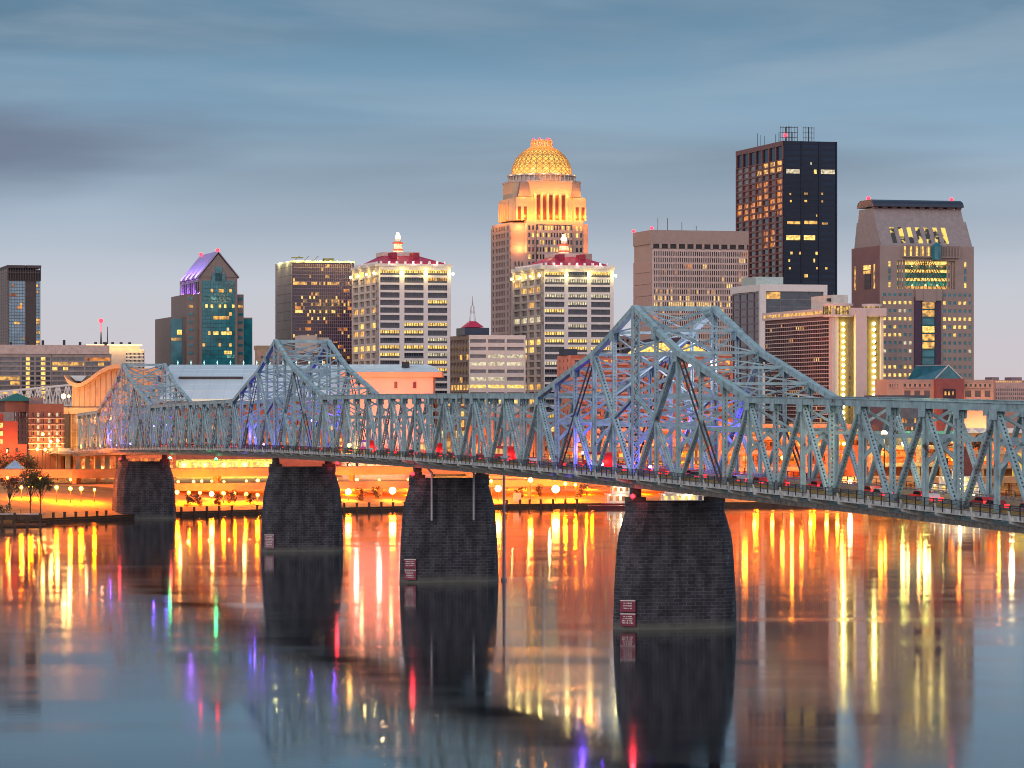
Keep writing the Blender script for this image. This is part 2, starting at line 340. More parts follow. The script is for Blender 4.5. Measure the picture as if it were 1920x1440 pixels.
for side,yy in (('near',TW),('far',-TW)):
    par=bpy.data.objects.new('truss',None); COL.objects.link(par); par.parent=bridge; par['label']='truss on the side facing the viewer' if side=='near' else 'truss on the side away from the viewer'
    tr=MB(); tb=MB()
    for i in range(NEAR,FARI):
        s0,s1=S(i),S(i+1)
        tr.beam((s0-.2,yy,zt(i)),(s1+.2,yy,zt(i+1)),.92,.88)
        if abs(off(i)-off(i+1))<.01: tr.beam((s0,yy,zt(i)+.5),(s1,yy,zt(i+1)+.5),1.2,.08)
        tb.beam((s0,yy,zb(i)),(s1,yy,zb(i+1)),.9,.85)
    # gussets
    for i in range(NEAR,FARI+1):
        big=(i%2!=0)
        gs=1.15 if big else .75
        for sg in (-.53,.53): tr.box(S(i)-gs,S(i)+gs,yy+sg-.03,yy+sg+.03,zt(i)-1.5,zt(i)+.3)
        gs=.75 if big else 1.15
        for sg in (-.5,.5): tb.box(S(i)-gs,S(i)+gs,yy+sg-.03,yy+sg+.03,zb(i)-.3,zb(i)+1.4)
    tr.build('top_chord',STEEL,par); tb.build('bottom_chord',STEEL,par)
    def lod(i): return (0 if i<=14 else 1 if i<=30 else 2) if side=='near' else (1 if i<=14 else 2)
    def mm(name,p,q,wy,wh,lc,i):
        wy*=.86 if side=='near' else .72; wh*=.9
        mb=MB(); member(mb,p,q,wy,wh,lc,lod(i)); return mb.build(name,STEEL,par)
    tw=set(TOWERS); nd=0
    mids={}
    for t in TOWERS:
        for sg in (-1,1):
            for k_ in (1,3):
                i=t+sg*k_
                if k_==1: a,b_=(t+2*sg,zt(t+2*sg)),(t,zb(t))
                else: a,b_=(t+2*sg,zt(t+2*sg)),(t+4*sg,zb(t+4*sg))
                mids[i]=(a[1]+b_[1])/2
    for i in range(NEAR,FARI+1):
        if i in tw: mm('post',(S(i),yy,zb(i)),(S(i),yy,zt(i)),1.35,1.1,True,i)
        elif i in mids: 
            mm('post',(S(i),yy,mids[i]),(S(i),yy,zt(i)),.75,.5,True,i)
            if abs(i-min(TOWERS,key=lambda t:abs(t-i)))==3: mm('post',(S(i),yy,zb(i)),(S(i),yy,mids[i]),.7,.5,False,i)
            else: mm('post',(S(i),yy,zb(i)),(S(i),yy,mids[i]),.7,.5,False,i)
        elif i==13: mm('post',(S(i),yy,zb(i)),(S(i),yy,zt(i)),1.3,1.0,True,i)
        else:
            nr=min(abs(i-t) for t in TOWERS)
            if nr==2: mm('post',(S(i),yy,zb(i)),(S(i),yy,zt(i)),.8,.6,False,i)
            else: mm('post',(S(i),yy,zb(i)),(S(i),yy,zt(i)),.78 if i%2 else .85,.5,i%2==0,i)
    for i in range(NEAR,FARI+1):
        nr=min(abs(i-t) for t in TOWERS)
        if i%2 and nr>=5:
            for j in (i-1,i+1):
                if NEAR<=j<=FARI: mm('diagonal',(S(i),yy,zt(i)-.3),(S(j),yy,zb(j)+.3),.85,.6,True,i)
    for t in TOWERS:
        for sg in (-1,1):
            a=lambda k_:S(t+sg*k_)
            T=lambda k_:zt(t+sg*k_); Bm=lambda k_:zb(t+sg*k_); m1=mids[t+sg]; m3=mids[t+3*sg]
            mm('diagonal',(a(2),yy,T(2)),(a(0),yy,Bm(0)),1.0,.7,True,t)
            mb=MB()
            for o in (-.32,.32): mb.beam((a(2),yy+o,T(2)),(a(4),yy+o,Bm(4)),.1,.45)
            mb.build('diagonal',STEELD,par)
            zm=zt(t)-14.0
            mm('diagonal',(a(1),yy,m1),(a(0),yy,zm),.7,.5,False,t)
            mm('diagonal',(a(1),yy,m1),(a(2),yy,Bm(2)),.7,.5,True,t)
            mm('diagonal',(a(3),yy,m3),(a(2),yy,Bm(2)),.8,.5,True,t)
# cross frames between the two trusses
for i in range(NEAR,FARI+1):
    mb=MB(); s=S(i); z=zt(i); o=off(i); base=ztop(s)
    mb.beam((s,-TW,z-.1),(s,TW,z-.1),.4,.75 if i in TOWERS else .42,(1,0,0))
    if i%2==1 or o>0:
        zl=base-4.3
        if o==0:
            mb.beam((s,-TW,zl),(s,TW,zl),.35,.5,(1,0,0))
            for sg in (-1,1):
                mb.beam((s,sg*TW,z-.6),(s,0,zl),.3,.36,(1,0,0)); mb.beam((s,sg*3.4,zl),(s,sg*TW,zl-3.1),.35,.5,(1,0,0))
        elif i in TOWERS:
            lv=[z-.2,z-7.4,z-14.0,z-18.6]
            for q in lv[1:]: mb.beam((s,-TW,q),(s,TW,q),.6,.7,(1,0,0))
            for q0,q1 in zip(lv,lv[1:]):
                for sg in (-1,1): mb.beam((s+.1*sg,sg*TW,q0-.4),(s+.1*sg,-sg*TW,q1+.4),.4,.55,(1,0,0))
            for sg in (-1,1):
                mb.beam((s,sg*3.2,lv[-1]),(s,sg*TW,lv[-1]-3.3),.5,.9,(1,0,0)); mb.beam((s,sg*4.9,lv[0]-.4),(s,sg*TW,lv[0]-2.4),.6,.8,(1,0,0))
        else:
            lv=[z-.2]+([base] if o>5 else [])+[base-4.6]
            for q in lv[1:]: mb.beam((s,-TW,q),(s,TW,q),.35,.42,(1,0,0))
            for q0,q1 in zip(lv,lv[1:]):
                for sg in (-1,1): mb.beam((s+.08*sg,sg*TW,q0-.3),(s+.08*sg,-sg*TW,q1+.3),.22,.26,(1,0,0))
            for sg in (-1,1): mb.beam((s,sg*3.6,base-4.6),(s,sg*TW,base-7.9),.3,.5,(1,0,0))
    mb.build('cross_frame',STEEL,bridge)
for nm_,zz,st in (('top_bracing',zt,1),('bottom_bracing',zb,2)):
    mb=MB()
    for i in range(NEAR,FARI):
        s0,s1=S(i),S(i+1)
        if nm_=='top_bracing':
            for sg in (-1,1): mb.beam((s0,sg*TW,zz(i)+.1*sg),(s1,-sg*TW,zz(i+1)+.1*sg),.2,.16,(0,0,1))
        else:
            mb.beam((s0,-TW,zz(i)+.1),(s0,TW,zz(i)+.1),.5,1.1,(1,0,0))
            for sg in (-1,1): mb.beam((s0,sg*TW,zz(i)-.1*sg),(s1,-sg*TW,zz(i+1)-.1*sg),.3,.2,(0,0,1))
    mb.build(nm_,STEEL if nm_=='top_bracing' else STEELD,bridge)
def ribbon(y0,y1,dz0,dz1,step=P,a=NEAR*P,e=FARI*P):
    mb=MB(); n_=int(round((e-a)/step))
    for i in range(n_):
        s0=a+i*step; s1=s0+step
        mb.add([(s0,y0,zd(s0)+dz0),(s1,y0,zd(s1)+dz0),(s1,y1,zd(s1)+dz0),(s0,y1,zd(s0)+dz0),(s0,y0,zd(s0)+dz1),(s1,y0,zd(s1)+dz1),(s1,y1,zd(s1)+dz1),(s0,y1,zd(s0)+dz1)],
          [(3,2,1,0),(4,5,6,7),(0,1,5,4),(1,2,6,5),(2,3,7,6),(3,0,4,7)])
    return mb
ribbon(-5.9,5.9,-.35,0).build('road_deck',ASPH,bridge)
st=MB()
for y in (-4.5,-2.2,0,2.2,4.5):
    r_=ribbon(y-.15,y+.15,-1.1,-.37); st.add(r_.v,r_.f)
st.build('stringers',STEELD,bridge)
for sg in (-1,1):
    r_=ribbon(sg*5.9,sg*5.55,0,.5); 
    r_.build('kerb',M('kerb_trail_yellow',(.62,.42,.06),.6) if sg>0 else CONC,bridge)  # near kerb's yellow stands in for the headlight trail
    ribbon(sg*7.25,sg*9.5,.2,.34).build('sidewalk',CONC,bridge)
    f_=ribbon(sg*9.5,sg*9.62,-.25,.36); f_.build('fascia_beam',FASC,bridge)
    rl=MB(); rl2=MB()
    n_=int((FARI-NEAR)*4)
    for i in range(n_+1):
        s=NEAR*P+i*P/4; z=zd(s)+.3
        rl.box(s-.05,s+.05,sg*9.64,sg*9.74,z-.35,z+1.2)
        if i<n_:
            s2=s+P/4; z2=zd(s2)+.3
            for h in (.16,1.17,.66): rl.beam((s,sg*9.69,z+h),(s2,sg*9.69,z2+h),.06,.06)
            if s<330 and sg>0:
                for j in range(1,14): sj=s+(s2-s)*j/14; zj=zd(sj)+.3; rl2.box(sj-.012,sj+.012,sg*9.68,sg*9.70,zj+.16,zj+1.17)
                for h in (.36,.5,.83,1.0): rl2.beam((s,sg*9.69,z+h),(s2,sg*9.69,z2+h),.02,.02)
    rr=rl.build('railing',DARKM,bridge); rl2.build('railing_mesh',DARKM,rr)
    ir=MB()                                   # traffic rail beside the road
    for i in range(int((FARI-NEAR)*4)):
        s=NEAR*P+i*P/4; s2=s+P/4
        ir.box(s-.06,s+.06,sg*5.62,sg*5.78,zd(s)+.4,zd(s)+1.05)
        for h in (.7,1.0): ir.beam((s,sg*5.7,zd(s)+h),(s2,sg*5.7,zd(s2)+h),.1,.16)
    ir.build('guard_rail',M('galvanised',(.30,.30,.29),.5,metal=.3,var=.3,scale=1),bridge)
    for i in range((FARI-NEAR)+1):
        if sg<0: break
        s=S(NEAR+i); z=zd(s); bk_=MB()
        bk_.ext([(s-.1,sg*7.0,z+.15),(s-.1,sg*9.66,z+.15),(s-.1,sg*9.85,z+.9),(s-.1,sg*9.98,z+.9),(s-.1,sg*9.8,z-.55),(s-.1,sg*7.0,z-1.25)],(.3,0,0)); bk_.build('bracket',FASC,bridge)
    lg=ribbon(sg*7.2,sg*7.5,-1.75,-1.1); lg.build('edge_girder',M('weathered_grey_steel',(.22,.22,.20),.7,var=.55,scale=1.2),bridge)

# piers
for (i,lab) in ((0,'nearest and largest dark stone pier, under the right bridge tower'),(13,'dark stone bridge pier with two grey drain pipes hanging down its face'),(26,'dark stone bridge pier under the middle tower, second from the left'),(48,'farthest and smallest dark stone bridge pier, under the leftmost tower')):
    s=S(i); top=ztop(s)-16.5; w0=b2w(s,0,0)
    pr=thing('bridge_pier',lab,'bridge pier',w0,BR,'stone piers carrying the bridge')
    prof=[(-3,21.0,7.9),(.0,20.7,7.6),(.34*top,20.2,7.2),(.62*top,19.5,6.9),(.74*top,18.8,6.7),(.84*top,17.6,6.5),(.93*top,16.4,6.3),(.93*top,16.8,6.7),(top,16.8,6.7)]
    loops=[]
    for z,Ln,T in prof:
        c=T*.42; k=[(T/2,-(Ln/2-c)),(T/2,Ln/2-c),(T*.32,Ln/2-c*.35),(0,Ln/2),(-T*.32,Ln/2-c*.35),(-T/2,Ln/2-c),(-T/2,-(Ln/2-c)),(-T*.32,-(Ln/2-c*.35)),(0,-Ln/2),(T*.32,-(Ln/2-c*.35))]
        loops.append([(x,y,z) for x,y in k])
    m=MB(); m.loft(loops); m.build('masonry_shaft',PIERM,pr)
    for sg in (-1,1):
        m=MB(); m.box(-1.5,1.5,sg*TW-1.3,sg*TW+1.3,top,top+.7); m.cyl((0,sg*TW),.95,top+.7,top+1.25,10); m.box(-.9,.9,sg*TW-.7,sg*TW+.7,top+1.25,zb(i)-.4); m.build('bearing',STEELD,pr)
    if i==13:
        for y in (4.6,-4.1):
            m=MB(); m.cyl((-4.1,y),.22,12.5,top+1.2,8); m.beam((-4.1,y,top+1.1),(-2.6,y+.8,top+2.4),.3,.3); m.build('drain_pipe',M('grey_pipe',(.45,.48,.55),.4),pr)
    if i in (0,13,26):
        # two stacked notice boards on the upstream nose
        T=7.6;Ln=20.7;c=T*.42
        a=Vector((-T*.32,Ln/2-c*.35,0)); e=Vector((-T/2,Ln/2-c,0)); ce=(a+e)/2; tdir=(e-a).normalized(); nrm=Vector((-tdir.y,tdir.x,0)); 
        if nrm.dot(Vector((-1,1,0)))<0: nrm=-nrm
        for kk,(z0,z1) in enumerate(((2.85,4.75),(.6,2.65)) if i!=26 else ((.9,4.3),)):
            sg_=thing('notice_board',{(0,0):'upper red notice board with white lettering on the nearest pier',(0,1):'lower red notice board with white lettering on the nearest pier, just above the water',
              (13,0):'upper crimson notice board on the pier with the drain pipes',(13,1):'lower crimson notice board on the pier with the drain pipes',(26,0):'single faded notice board on the second pier from the left'}[(i,kk)],'sign',b2w(s,0,0),BR,'notice boards at the foot of the piers')
            m=MB(); o=ce-tdir*.5+nrm*.34; m.obox(o+Vector((0,0,(z0+z1)/2)),tdir*1.25,nrm*.05,Vector((0,0,(z1-z0)/2))); m.build('board',M('crimson_sign',(.20,.02,.06),.5,var=.35,scale=2) if i!=26 else M('faded_sign',(.28,.16,.2),.6,var=.5,scale=2.5),sg_)
            m=MB(); m.obox(o+nrm*.08+Vector((0,0,z1-.09)),tdir*1.25,nrm*.02,Vector((0,0,.08)))
            nl=3 if kk==0 and i!=26 else (7 if i==26 else 4)
            for ln_ in range(nl):
                zc=z1-.5-ln_*(z1-z0-.7)/nl; x=-R.uniform(.5,1.05); xe=-x
                while x<xe:
                    wl=R.uniform(.07,.13)
                    m.obox(o+nrm*.08+tdir*x+Vector((0,0,zc)),tdir*wl*.5,nrm*.02,Vector((0,0,R.uniform(.07,.11)))); x+=wl+R.choice((.05,.05,.16))
            m.build('lettering',WHITE,sg_)

# lamps
def ball_lamp(name,label,cat,loc,r,mat,group,pole=None,power=0,col=(1,.45,.08),polemat=None):
    """a lamp at world loc; pole = ground z to stand on, or None for a bracketed fixture"""
    z0=pole if pole is not None else loc[2]-r
    t=thing(name,label,cat,(loc[0],loc[1],z0),0,group)
    h=loc[2]-z0
    if pole is not None:
        m=MB(); m.cyl((0,0),.11,0,h-r*.8,6,r2=.07); m.cyl((0,0),.22,0,.5,8); m.build('pole',polemat or DARKM,t)
    else:
        m=MB(); m.cyl((0,0),r*.75,-.25,.12,8); m.box(-.08,.08,0,.5,-.2,-.05); m.build('bracket',DARKM,t)
    m=MB(); m.ball((0,0,h),r,12,8); m.build('lamp_head',mat,t,True)
    if power: plight((0,0,h-r-.35) if pole is not None else (0,-r-.3,h),power,col,r,parent=t)
    return t
for (i,yy,lab) in ((48,TW+1.6,'red navigation lamp on the left corner of the farthest pier'),(48,-TW-1.6,'red navigation lamp on the right corner of the farthest pier'),
    (26,-TW-1.4,'red navigation lamp on the right corner of the second pier from the left'),(13,TW+1.8,'red navigation lamp on the left corner of the pier with drain pipes'),(0,TW+1.5,'large red navigation lamp on the left corner of the nearest pier')):
    p=b2w(i*P-3.5,yy,ztop(i*P)-15.6); ball_lamp('navigation_lamp',lab,'navigation lamp',p,.38,LAMPR,'red navigation lamps on the pier tops',power=260,col=(1,.03,.05))
for s,lab in ((455,'left one of two green lamps hung below the bridge deck over the channel'),(378,'right one of two green lamps hung below the bridge deck over the channel')):
    p=b2w(s,8,zd(s)-2.6); ball_lamp('channel_lamp',lab,'navigation lamp',p,.35,LAMPG,'green lamps marking the channel',power=300,col=(.05,1,.3))
# violet and white floodlights in the towers
vi=(.16,.06,1)
for t in TOWERS:
    s=t*P
    name={0:'right',26:'middle',48:'left'}[t]
    for k,(ds,y,dz,e) in enumerate(((3*P-1,5.6,-9.5,9000),(2*P+1,5.0,-11.2,12000),(-1.5,4.6,-11.0,7000),(1*P+2,-5.2,-5.2,9000),(-1.2*P,-5.2,-5.0,5000))):
        e*=.16 if t==0 else .2
        p=(s+ds,y,ztop(s+ds)+dz); pw=b2w(*p)
        o=ball_lamp('flood_lamp','violet flood lamp in the %s bridge tower, %s from the right'%(name,ORD[k]),'flood lamp',pw,.26,LAMPV,'violet flood lamps in the bridge towers')
        plight((0,0,.9),e,vi,.3,parent=o)
p=b2w(6,-4.5,ztop(0)+5.2); o=ball_lamp('flood_lamp','pale pink-white flood lamp high in the right bridge tower','flood lamp',p,.3,E('lamp_pink',(1,.5,.45),20),None); plight((-.6,-1,.4),2600,(1,.78,.9),.3,parent=o)
# road lamps on the bridge
def bridge_lamp(px,py,s,lab,mat=LAMPO,col=(1,.45,.1),e=900):
    Y=B0.y+CO*s; ball_lamp('bridge_lamp',lab,'street lamp',(wx(px,Y),Y,wz(py,Y)),.42,mat,'lamps along the bridge road',pole=zd(s),power=e,col=col)
bridge_lamp(655,835,205,'glowing orange lamp on the bridge roadway between the middle and left spans')
bridge_lamp(1658,813,-93,'very bright yellow-white lamp seen through the trusses on the right',LAMPW,(1,.85,.5),1500)

# added cars with lit tail lamps, standing in for red light trails
def make_car(label,paint):
    t=thing('standin_car',label,'car')
    m=MB(); pr=[(-2.2,.35),(-2.25,.9),(-1.5,.98),(1.2,1.0),(2.15,.85),(2.2,.35)]
    m.ext([(x,-.88,z) for x,z in pr],(0,1.76,0)); m.ext([(-1.9,-.78,.95),(-1.45,-.7,1.45),(.35,-.7,1.47),(1.15,-.78,.98)],(0,1.52,0),0); m.build('body',paint,t)
    m=MB(); m.ext([(-1.75,-.80,1.0),(-1.42,-.74,1.38),(.33,-.74,1.4),(.95,-.80,1.02)],(0,1.58,0)); m.build('window',GLD,t)
    for x in (-1.4,1.4):
        for y in (-.85,.85):
            m=MB(); n_=12; m.add([(x+.33*math.cos(2*math.pi*i/n_),y+q,.33+.33*math.sin(2*math.pi*i/n_)) for q in (-.1,.1) for i in range(n_)],[(i,(i+1)%n_,n_+(i+1)%n_,n_+i) for i in range(n_)]+[tuple(range(n_)),tuple(range(2*n_-1,n_-1,-1))]); m.build('wheel',DARKM,t)
    for y in (-.62,.62):
        m=MB(); m.box(-2.33,-2.2,y-.3,y+.3,.6,1.0); m.build('tail_lamp',E('car_tail_lamp',(1,.008,.01),9),t)
        m=MB(); m.box(2.15,2.24,y-.2,y+.2,.55,.78); m.build('headlamp',E('car_head_lamp',(1,.85,.6),8),t)
    return t
paints=[('red',M('paint_red',(.45,.02,.02),.25,spec=.8,var=.03)),('white',M('paint_white',(.7,.7,.7),.25,var=.03)),('silver',M('paint_silver',(.4,.41,.43),.25,metal=.5,var=.03)),('black',M('paint_black',(.02,.02,.02),.2,var=.03)),('dark red',M('paint_maroon',(.2,.02,.02),.25,var=.03))]
spots=[-196+9.6*k+R.uniform(-1.6,1.6) for k in range(52)]+[310+22*k for k in range(10)]
protos={}
for k,s in enumerate(spots):
    nmn,pm=paints[0 if k%2 else (k*3+k//4)%5]
    lane=(4.1,1.7)[k%2] if k%5 else 4.1
    lab='%s added car replacing bridge light trails, number %d in line from the right'%(nmn,k+1)
    if nmn not in protos: protos[nmn]=make_car(lab,pm); c=protos[nmn]
    else: c=copy_tree(protos[nmn]); c['label']=lab
    pw=b2w(s,lane,zd(s)+.004); c.location=pw; c.rotation_euler=(0,math.atan(4.2e-5*(s-190)),BR); c['group']='added cars replacing the light trails'

bus0=None  # added buses, red to fill the band of the light trails
BP=M('bus_red',(.5,.02,.025),.3,spec=.7,var=.05)
for k,(s,ln) in enumerate(((52,-2.6),(118,-2.6),(178,-2.6),(240,-2.6))):
    lab='added red bus with lit tail lamps, replacing bridge light trails, %s from the right'%ORD[k]
    if bus0 is None:
        t=thing('standin_bus',lab,'bus'); m=MB(); m.box(-5.8,5.8,-1.22,1.22,.4,2.0); m.ext([(-5.8,-1.22,2.0),(5.8,-1.22,2.0),(5.55,-1.15,2.95),(-5.7,-1.15,2.95)],(0,2.4,0)); m.build('body',BP,t)
        for q in range(7): m=MB(); m.box(-5.2+q*1.5,-3.95+q*1.5,1.2,1.26,1.5,2.5); m.build('window',YEL2,t)
        m=MB(); m.box(-5.86,-5.8,-1,1,1.7,2.6); m.build('rear_window',M('rear_glass_red',(.25,.02,.02),.2),t)
        for x in (-3.6,3.4):
            for y in (-1.1,1.1):
                m=MB(); n_=12; m.add([(x+.48*math.cos(2*math.pi*i/n_),y+q,.48+.48*math.sin(2*math.pi*i/n_)) for q in (-.14,.14) for i in range(n_)],[(i,(i+1)%n_,n_+(i+1)%n_,n_+i) for i in range(n_)]+[tuple(range(n_)),tuple(range(2*n_-1,n_-1,-1))]); m.build('wheel',DARKM,t)
        for y in (-.95,.95): m=MB(); m.box(-5.92,-5.8,y-.2,y+.2,.8,1.5); m.build('tail_lamp',E('car_tail_lamp',(1,.008,.01),9),t)
        plight((-7,0,1.3),260,(1,.04,.03),.4,parent=t); bus0=t
    else: t=copy_tree(bus0); t['label']=lab
    t['group']='added red buses replacing the light trails'; t.location=b2w(s,ln,zd(s)+.004); t.rotation_euler=(0,math.atan(4.2e-5*(s-190)),BR)
# approach viaduct beyond the trusses, going down to the left
ap=thing('approach_viaduct','pale concrete bridge approach viaduct on columns, lit orange, curving away on the far left','viaduct',(B0.x,B0.y,0),BR)
m=MB(); m2=MB(); s=FARI*P; e0=zd(s)
seg=[(s+k*14,-.012*k*k*1.2,e0-.10*k-.012*k*k) for k in range(18)]
for (a,ya,za),(c,yc,zc) in zip(seg,seg[1:]):
    m.add([(a,ya-9.5,za-1.2),(c,yc-9.5,zc-1.2),(c,yc+9.5,zc-1.2),(a,ya+9.5,za-1.2),(a,ya-9.5,za),(c,yc-9.5,zc),(c,yc+9.5,zc),(a,ya+9.5,za)],[(3,2,1,0),(4,5,6,7),(0,1,5,4),(1,2,6,5),(2,3,7,6),(3,0,4,7)])
    for sg in (-1,1): m2.beam((a,ya+sg*9.3,za+.5),(c,yc+sg*9.3,zc+.5),.3,1.0)
    for q in range(5): x=a+(c-a)*q/5; m2.beam((x,ya+7.5,za-1.0),(x,ya+10.4,za-.5),.35,.45,(1,0,0))
m.build('deck',CONC,ap); m2.build('parapet',M('pale_concrete',(.55,.5,.42),.8),ap)
for k in range(0,18,2):
    a,ya,za=seg[k]
    for y in (7,0,-7):
        m=MB(); m.box(a-.7,a+.7,ya+y-.8,ya+y+.8,4,za-1.9); m.build('column',CONC,ap)
    m=MB(); m.box(a-.8,a+.8,ya-8.8,ya+8.8,za-1.9,za-1.15); m.build('cap_beam',CONC,ap)

# ------------------------------------------------------------------ buildings
class Bld:
    def __init__(s,name,label,xl,xc,xr,Y,ytop,cat='building',g=9.0,group=None,ang=TH,zmin=None):
        s.Y=Y; s.g=g; s.si=math.sin(ang); s.co=math.cos(ang)
        s.xc=xc; s.Xc=wx(xc,Y); s.H=wz(ytop,Y)-g
        s.W=s.fx(xr); s.D=s.sy(xl) if xl<xc else 30.0
        s.o=thing(name,label,cat,(s.Xc,Y,g),ang,group); s.wins=[]
    def fx(s,px):
        r=(px-CX)/F; return (r*s.Y-s.Xc)/(s.co-r*s.si)
    def sy(s,px):
        r=(px-CX)/F; return (s.Xc-r*s.Y)/(s.si+r*s.co)
    def fxy(s,px,y):
        r=(px-CX)/F; return (r*(s.Y+y*s.co)-s.Xc+y*s.si)/(s.co-r*s.si)
    def z(s,py,x=0,y=0): return wz(py,s.Y+x*s.si+y*s.co)-s.g
    def zf(s,py,px): return s.z(py,s.fx(px))
    def box(s,part,x0,x1,y0,y1,z0,z1,mat,parent=None):
        m=MB(); m.box(x0,x1,y0,y1,z0,z1); return m.build(part,mat,parent or s.o)
    def P3(s,face,u,d,z): # outward distance d
        return (u,-d,z) if face=='F' else (-d,u,z)
    def fb(s,mb,face,u0,u1,d0,d1,z0,z1,m=0):
        if face=='F': mb.box(u0,u1,-d1,-d0,z0,z1,m)
        else: mb.box(-d1,-d0,u0,u1,z0,z1,m)
    def facade(s,face,us,zs,wall,pick,proud=.5,ulim=None,zlim=None,skipgrid=False,d0=0,name='facade_frame'):
        us=sorted(us); zs=sorted(zs)
        ul=ulim or ((us[0][0],us[-1][1]) if len(us)>1 else (us[0][0]-.3,us[0][1]+.3)); zl=zlim or ((zs[0][0],zs[-1][1]) if len(zs)>1 else (zs[0][0]-.4,zs[0][1]+.4))
        if not skipgrid:
            g=MB(); e=ul[0]
            for a,b_ in us+[(ul[1],ul[1])]:
                if a-e>.02: s.fb(g,face,e,a,d0-.3,d0+proud,zl[0],zl[1])
                e=b_
            e=zl[0]
            for a,b_ in zs+[(zl[1],zl[1])]:
                if a-e>.02: s.fb(g,face,ul[0],ul[1],d0-.28,d0+proud*.9-.003,e,a)
                e=b_
            g.build(name,wall,s.o)
        for j,(z0,z1) in enumerate(zs):
            for i,(u0,u1) in enumerate(us):
                mt=pick(i,j,len(us),len(zs))
                if mt is not None: s.wins.append((u0,u1,z0,z1,face,d0,mt))
    def flush(s,n=92,name='window'):
        w=sorted(s.wins,key=lambda q:-(q[1]-q[0])*(q[3]-q[2])*(1.0 if q[4]=='F' else .3))
        for q in w[:n]:
            m=MB(); s.fb(m,q[4],q[0]+.01,q[1]-.01,q[5]-.2,q[5]+.05,q[2]+.01,q[3]-.01); m.build(name,q[6],s.o)
        if len(w)>n:
            mats=[]; m=MB()
            for q in w[n:]:
                if q[6] not in mats: mats.append(q[6])
                s.fb(m,q[4],q[0]+.01,q[1]-.01,q[5]-.2,q[5]+.05,q[2]+.01,q[3]-.01,mats.index(q[6]))
            o=m.build('window_array',mats,s.o); o['kind']='stuff'
        s.wins=[]
def cols(a,b,n,fill=.7):
    p=(b-a)/n; return [(a+p*(i+(1-fill)/2),a+p*(i+(1+fill)/2)) for i in range(n)]
def picker(base,lits,prob,seed=1,rows=None,cl=None):
    """rows: {row: (prob, material)}; returns material per window; lit windows come in runs"""
    rr=random.Random(seed); cache={}
    def f(i,j,n,m):
        if rows and j in rows:
            p_,mt=rows[j]; return mt if rr.random()<p_ else base
        if (i-1,j) in cache and cache[(i-1,j)] is not base and rr.random()<.55: cache[(i,j)]=cache[(i-1,j)]; return cache[(i,j)]
        v=rr.choice(lits) if rr.random()<prob else base
        cache[(i,j)]=v; return v
    return f
def zrows(b,y0,pitch,n,h,px=None):
    """n rows of windows, first row's top edge at pixel y0, going down by pitch; window height h px"""
    x=b.fx(px) if px else 0
    return [(b.z(y0+k*pitch+h,x),b.z(y0+k*pitch,x)) for k in range(n)]
def parapet(b,h=1.2,t=.6,mat=CONC,ov=.0):
    m=MB(); W,D,H=b.W,b.D,b.H
    m.box(-ov,W+ov,-ov,t,H-.05,H+h); m.box(-ov,W+ov,D-t,D+ov,H-.05,H+h); m.box(-ov,t,t,D-t,H-.04,H+h-.01); m.box(W-t,W+ov,t,D-t,H-.04,H+h-.01); return m.build('parapet',mat,b.o)

# 1 glass apartment tower, far left
b=Bld('apartment_tower','tall apartment tower at the left edge, pale blue glass with dark balconies','x' and -14,15,76,1500,497)
b.box('wall',0,b.W,.6,b.D,0,b.H-2,M('charcoal_panel',(.07,.06,.065),.6))
zs=zrows(b,527,5.85,24,4.7); f=b.fx
pk=picker(GLP,[GLP,GLP,ORA,YEL2],.12,3)
b.facade('F',cols(f(17),f(47),6,.9),zs,M('grey_mullion',(.2,.2,.22)),pk,.25,ulim=(f(15),f(48)),zlim=(0,b.z(526)),d0=-.6)
b.facade('F',cols(f(48.5),f(67),4,.85),zs,M('maroon_balcony',(.13,.035,.055)),picker(GLD,[YEL2,M('red_glass',(.2,.02,.04),.2),GLBR],.2,4),.7,d0=-1.6,ulim=(f(48),f(67.5)),zlim=(0,b.z(526)))
b.facade('F',cols(f(68),f(75.5),2,.9),zs,M('grey_mullion',(.2,.2,.22)),picker(GLP,[YEL2],.08,5),.25,ulim=(f(67.5),f(76)),zlim=(0,b.z(526)),d0=-.6)
m=MB()
for i in range(14): x=b.W*i/13; m.box(x-.2,x+.2,-.2,.3,b.z(526),b.H-1)
m.box(-.3,b.W*.52,-.4,b.D,b.H-1.2,b.H); m.box(b.W*.56,b.W+.3,-.4,b.D,b.H-1.2,b.H); m.box(0,b.W,-.25,.2,b.z(512),b.z(510)); m.build('roof_screen',M('charcoal_panel',(.07,.06,.065)),b.o)
b.facade('L',cols(1,b.D-1,7,.35),zrows(b,503,5.85,27,2.5),M('grey_wall',(.2,.185,.19)),lambda *a:GLD,.3,ulim=(0,b.D),zlim=(0,b.H-1.3)); b.flush(90)
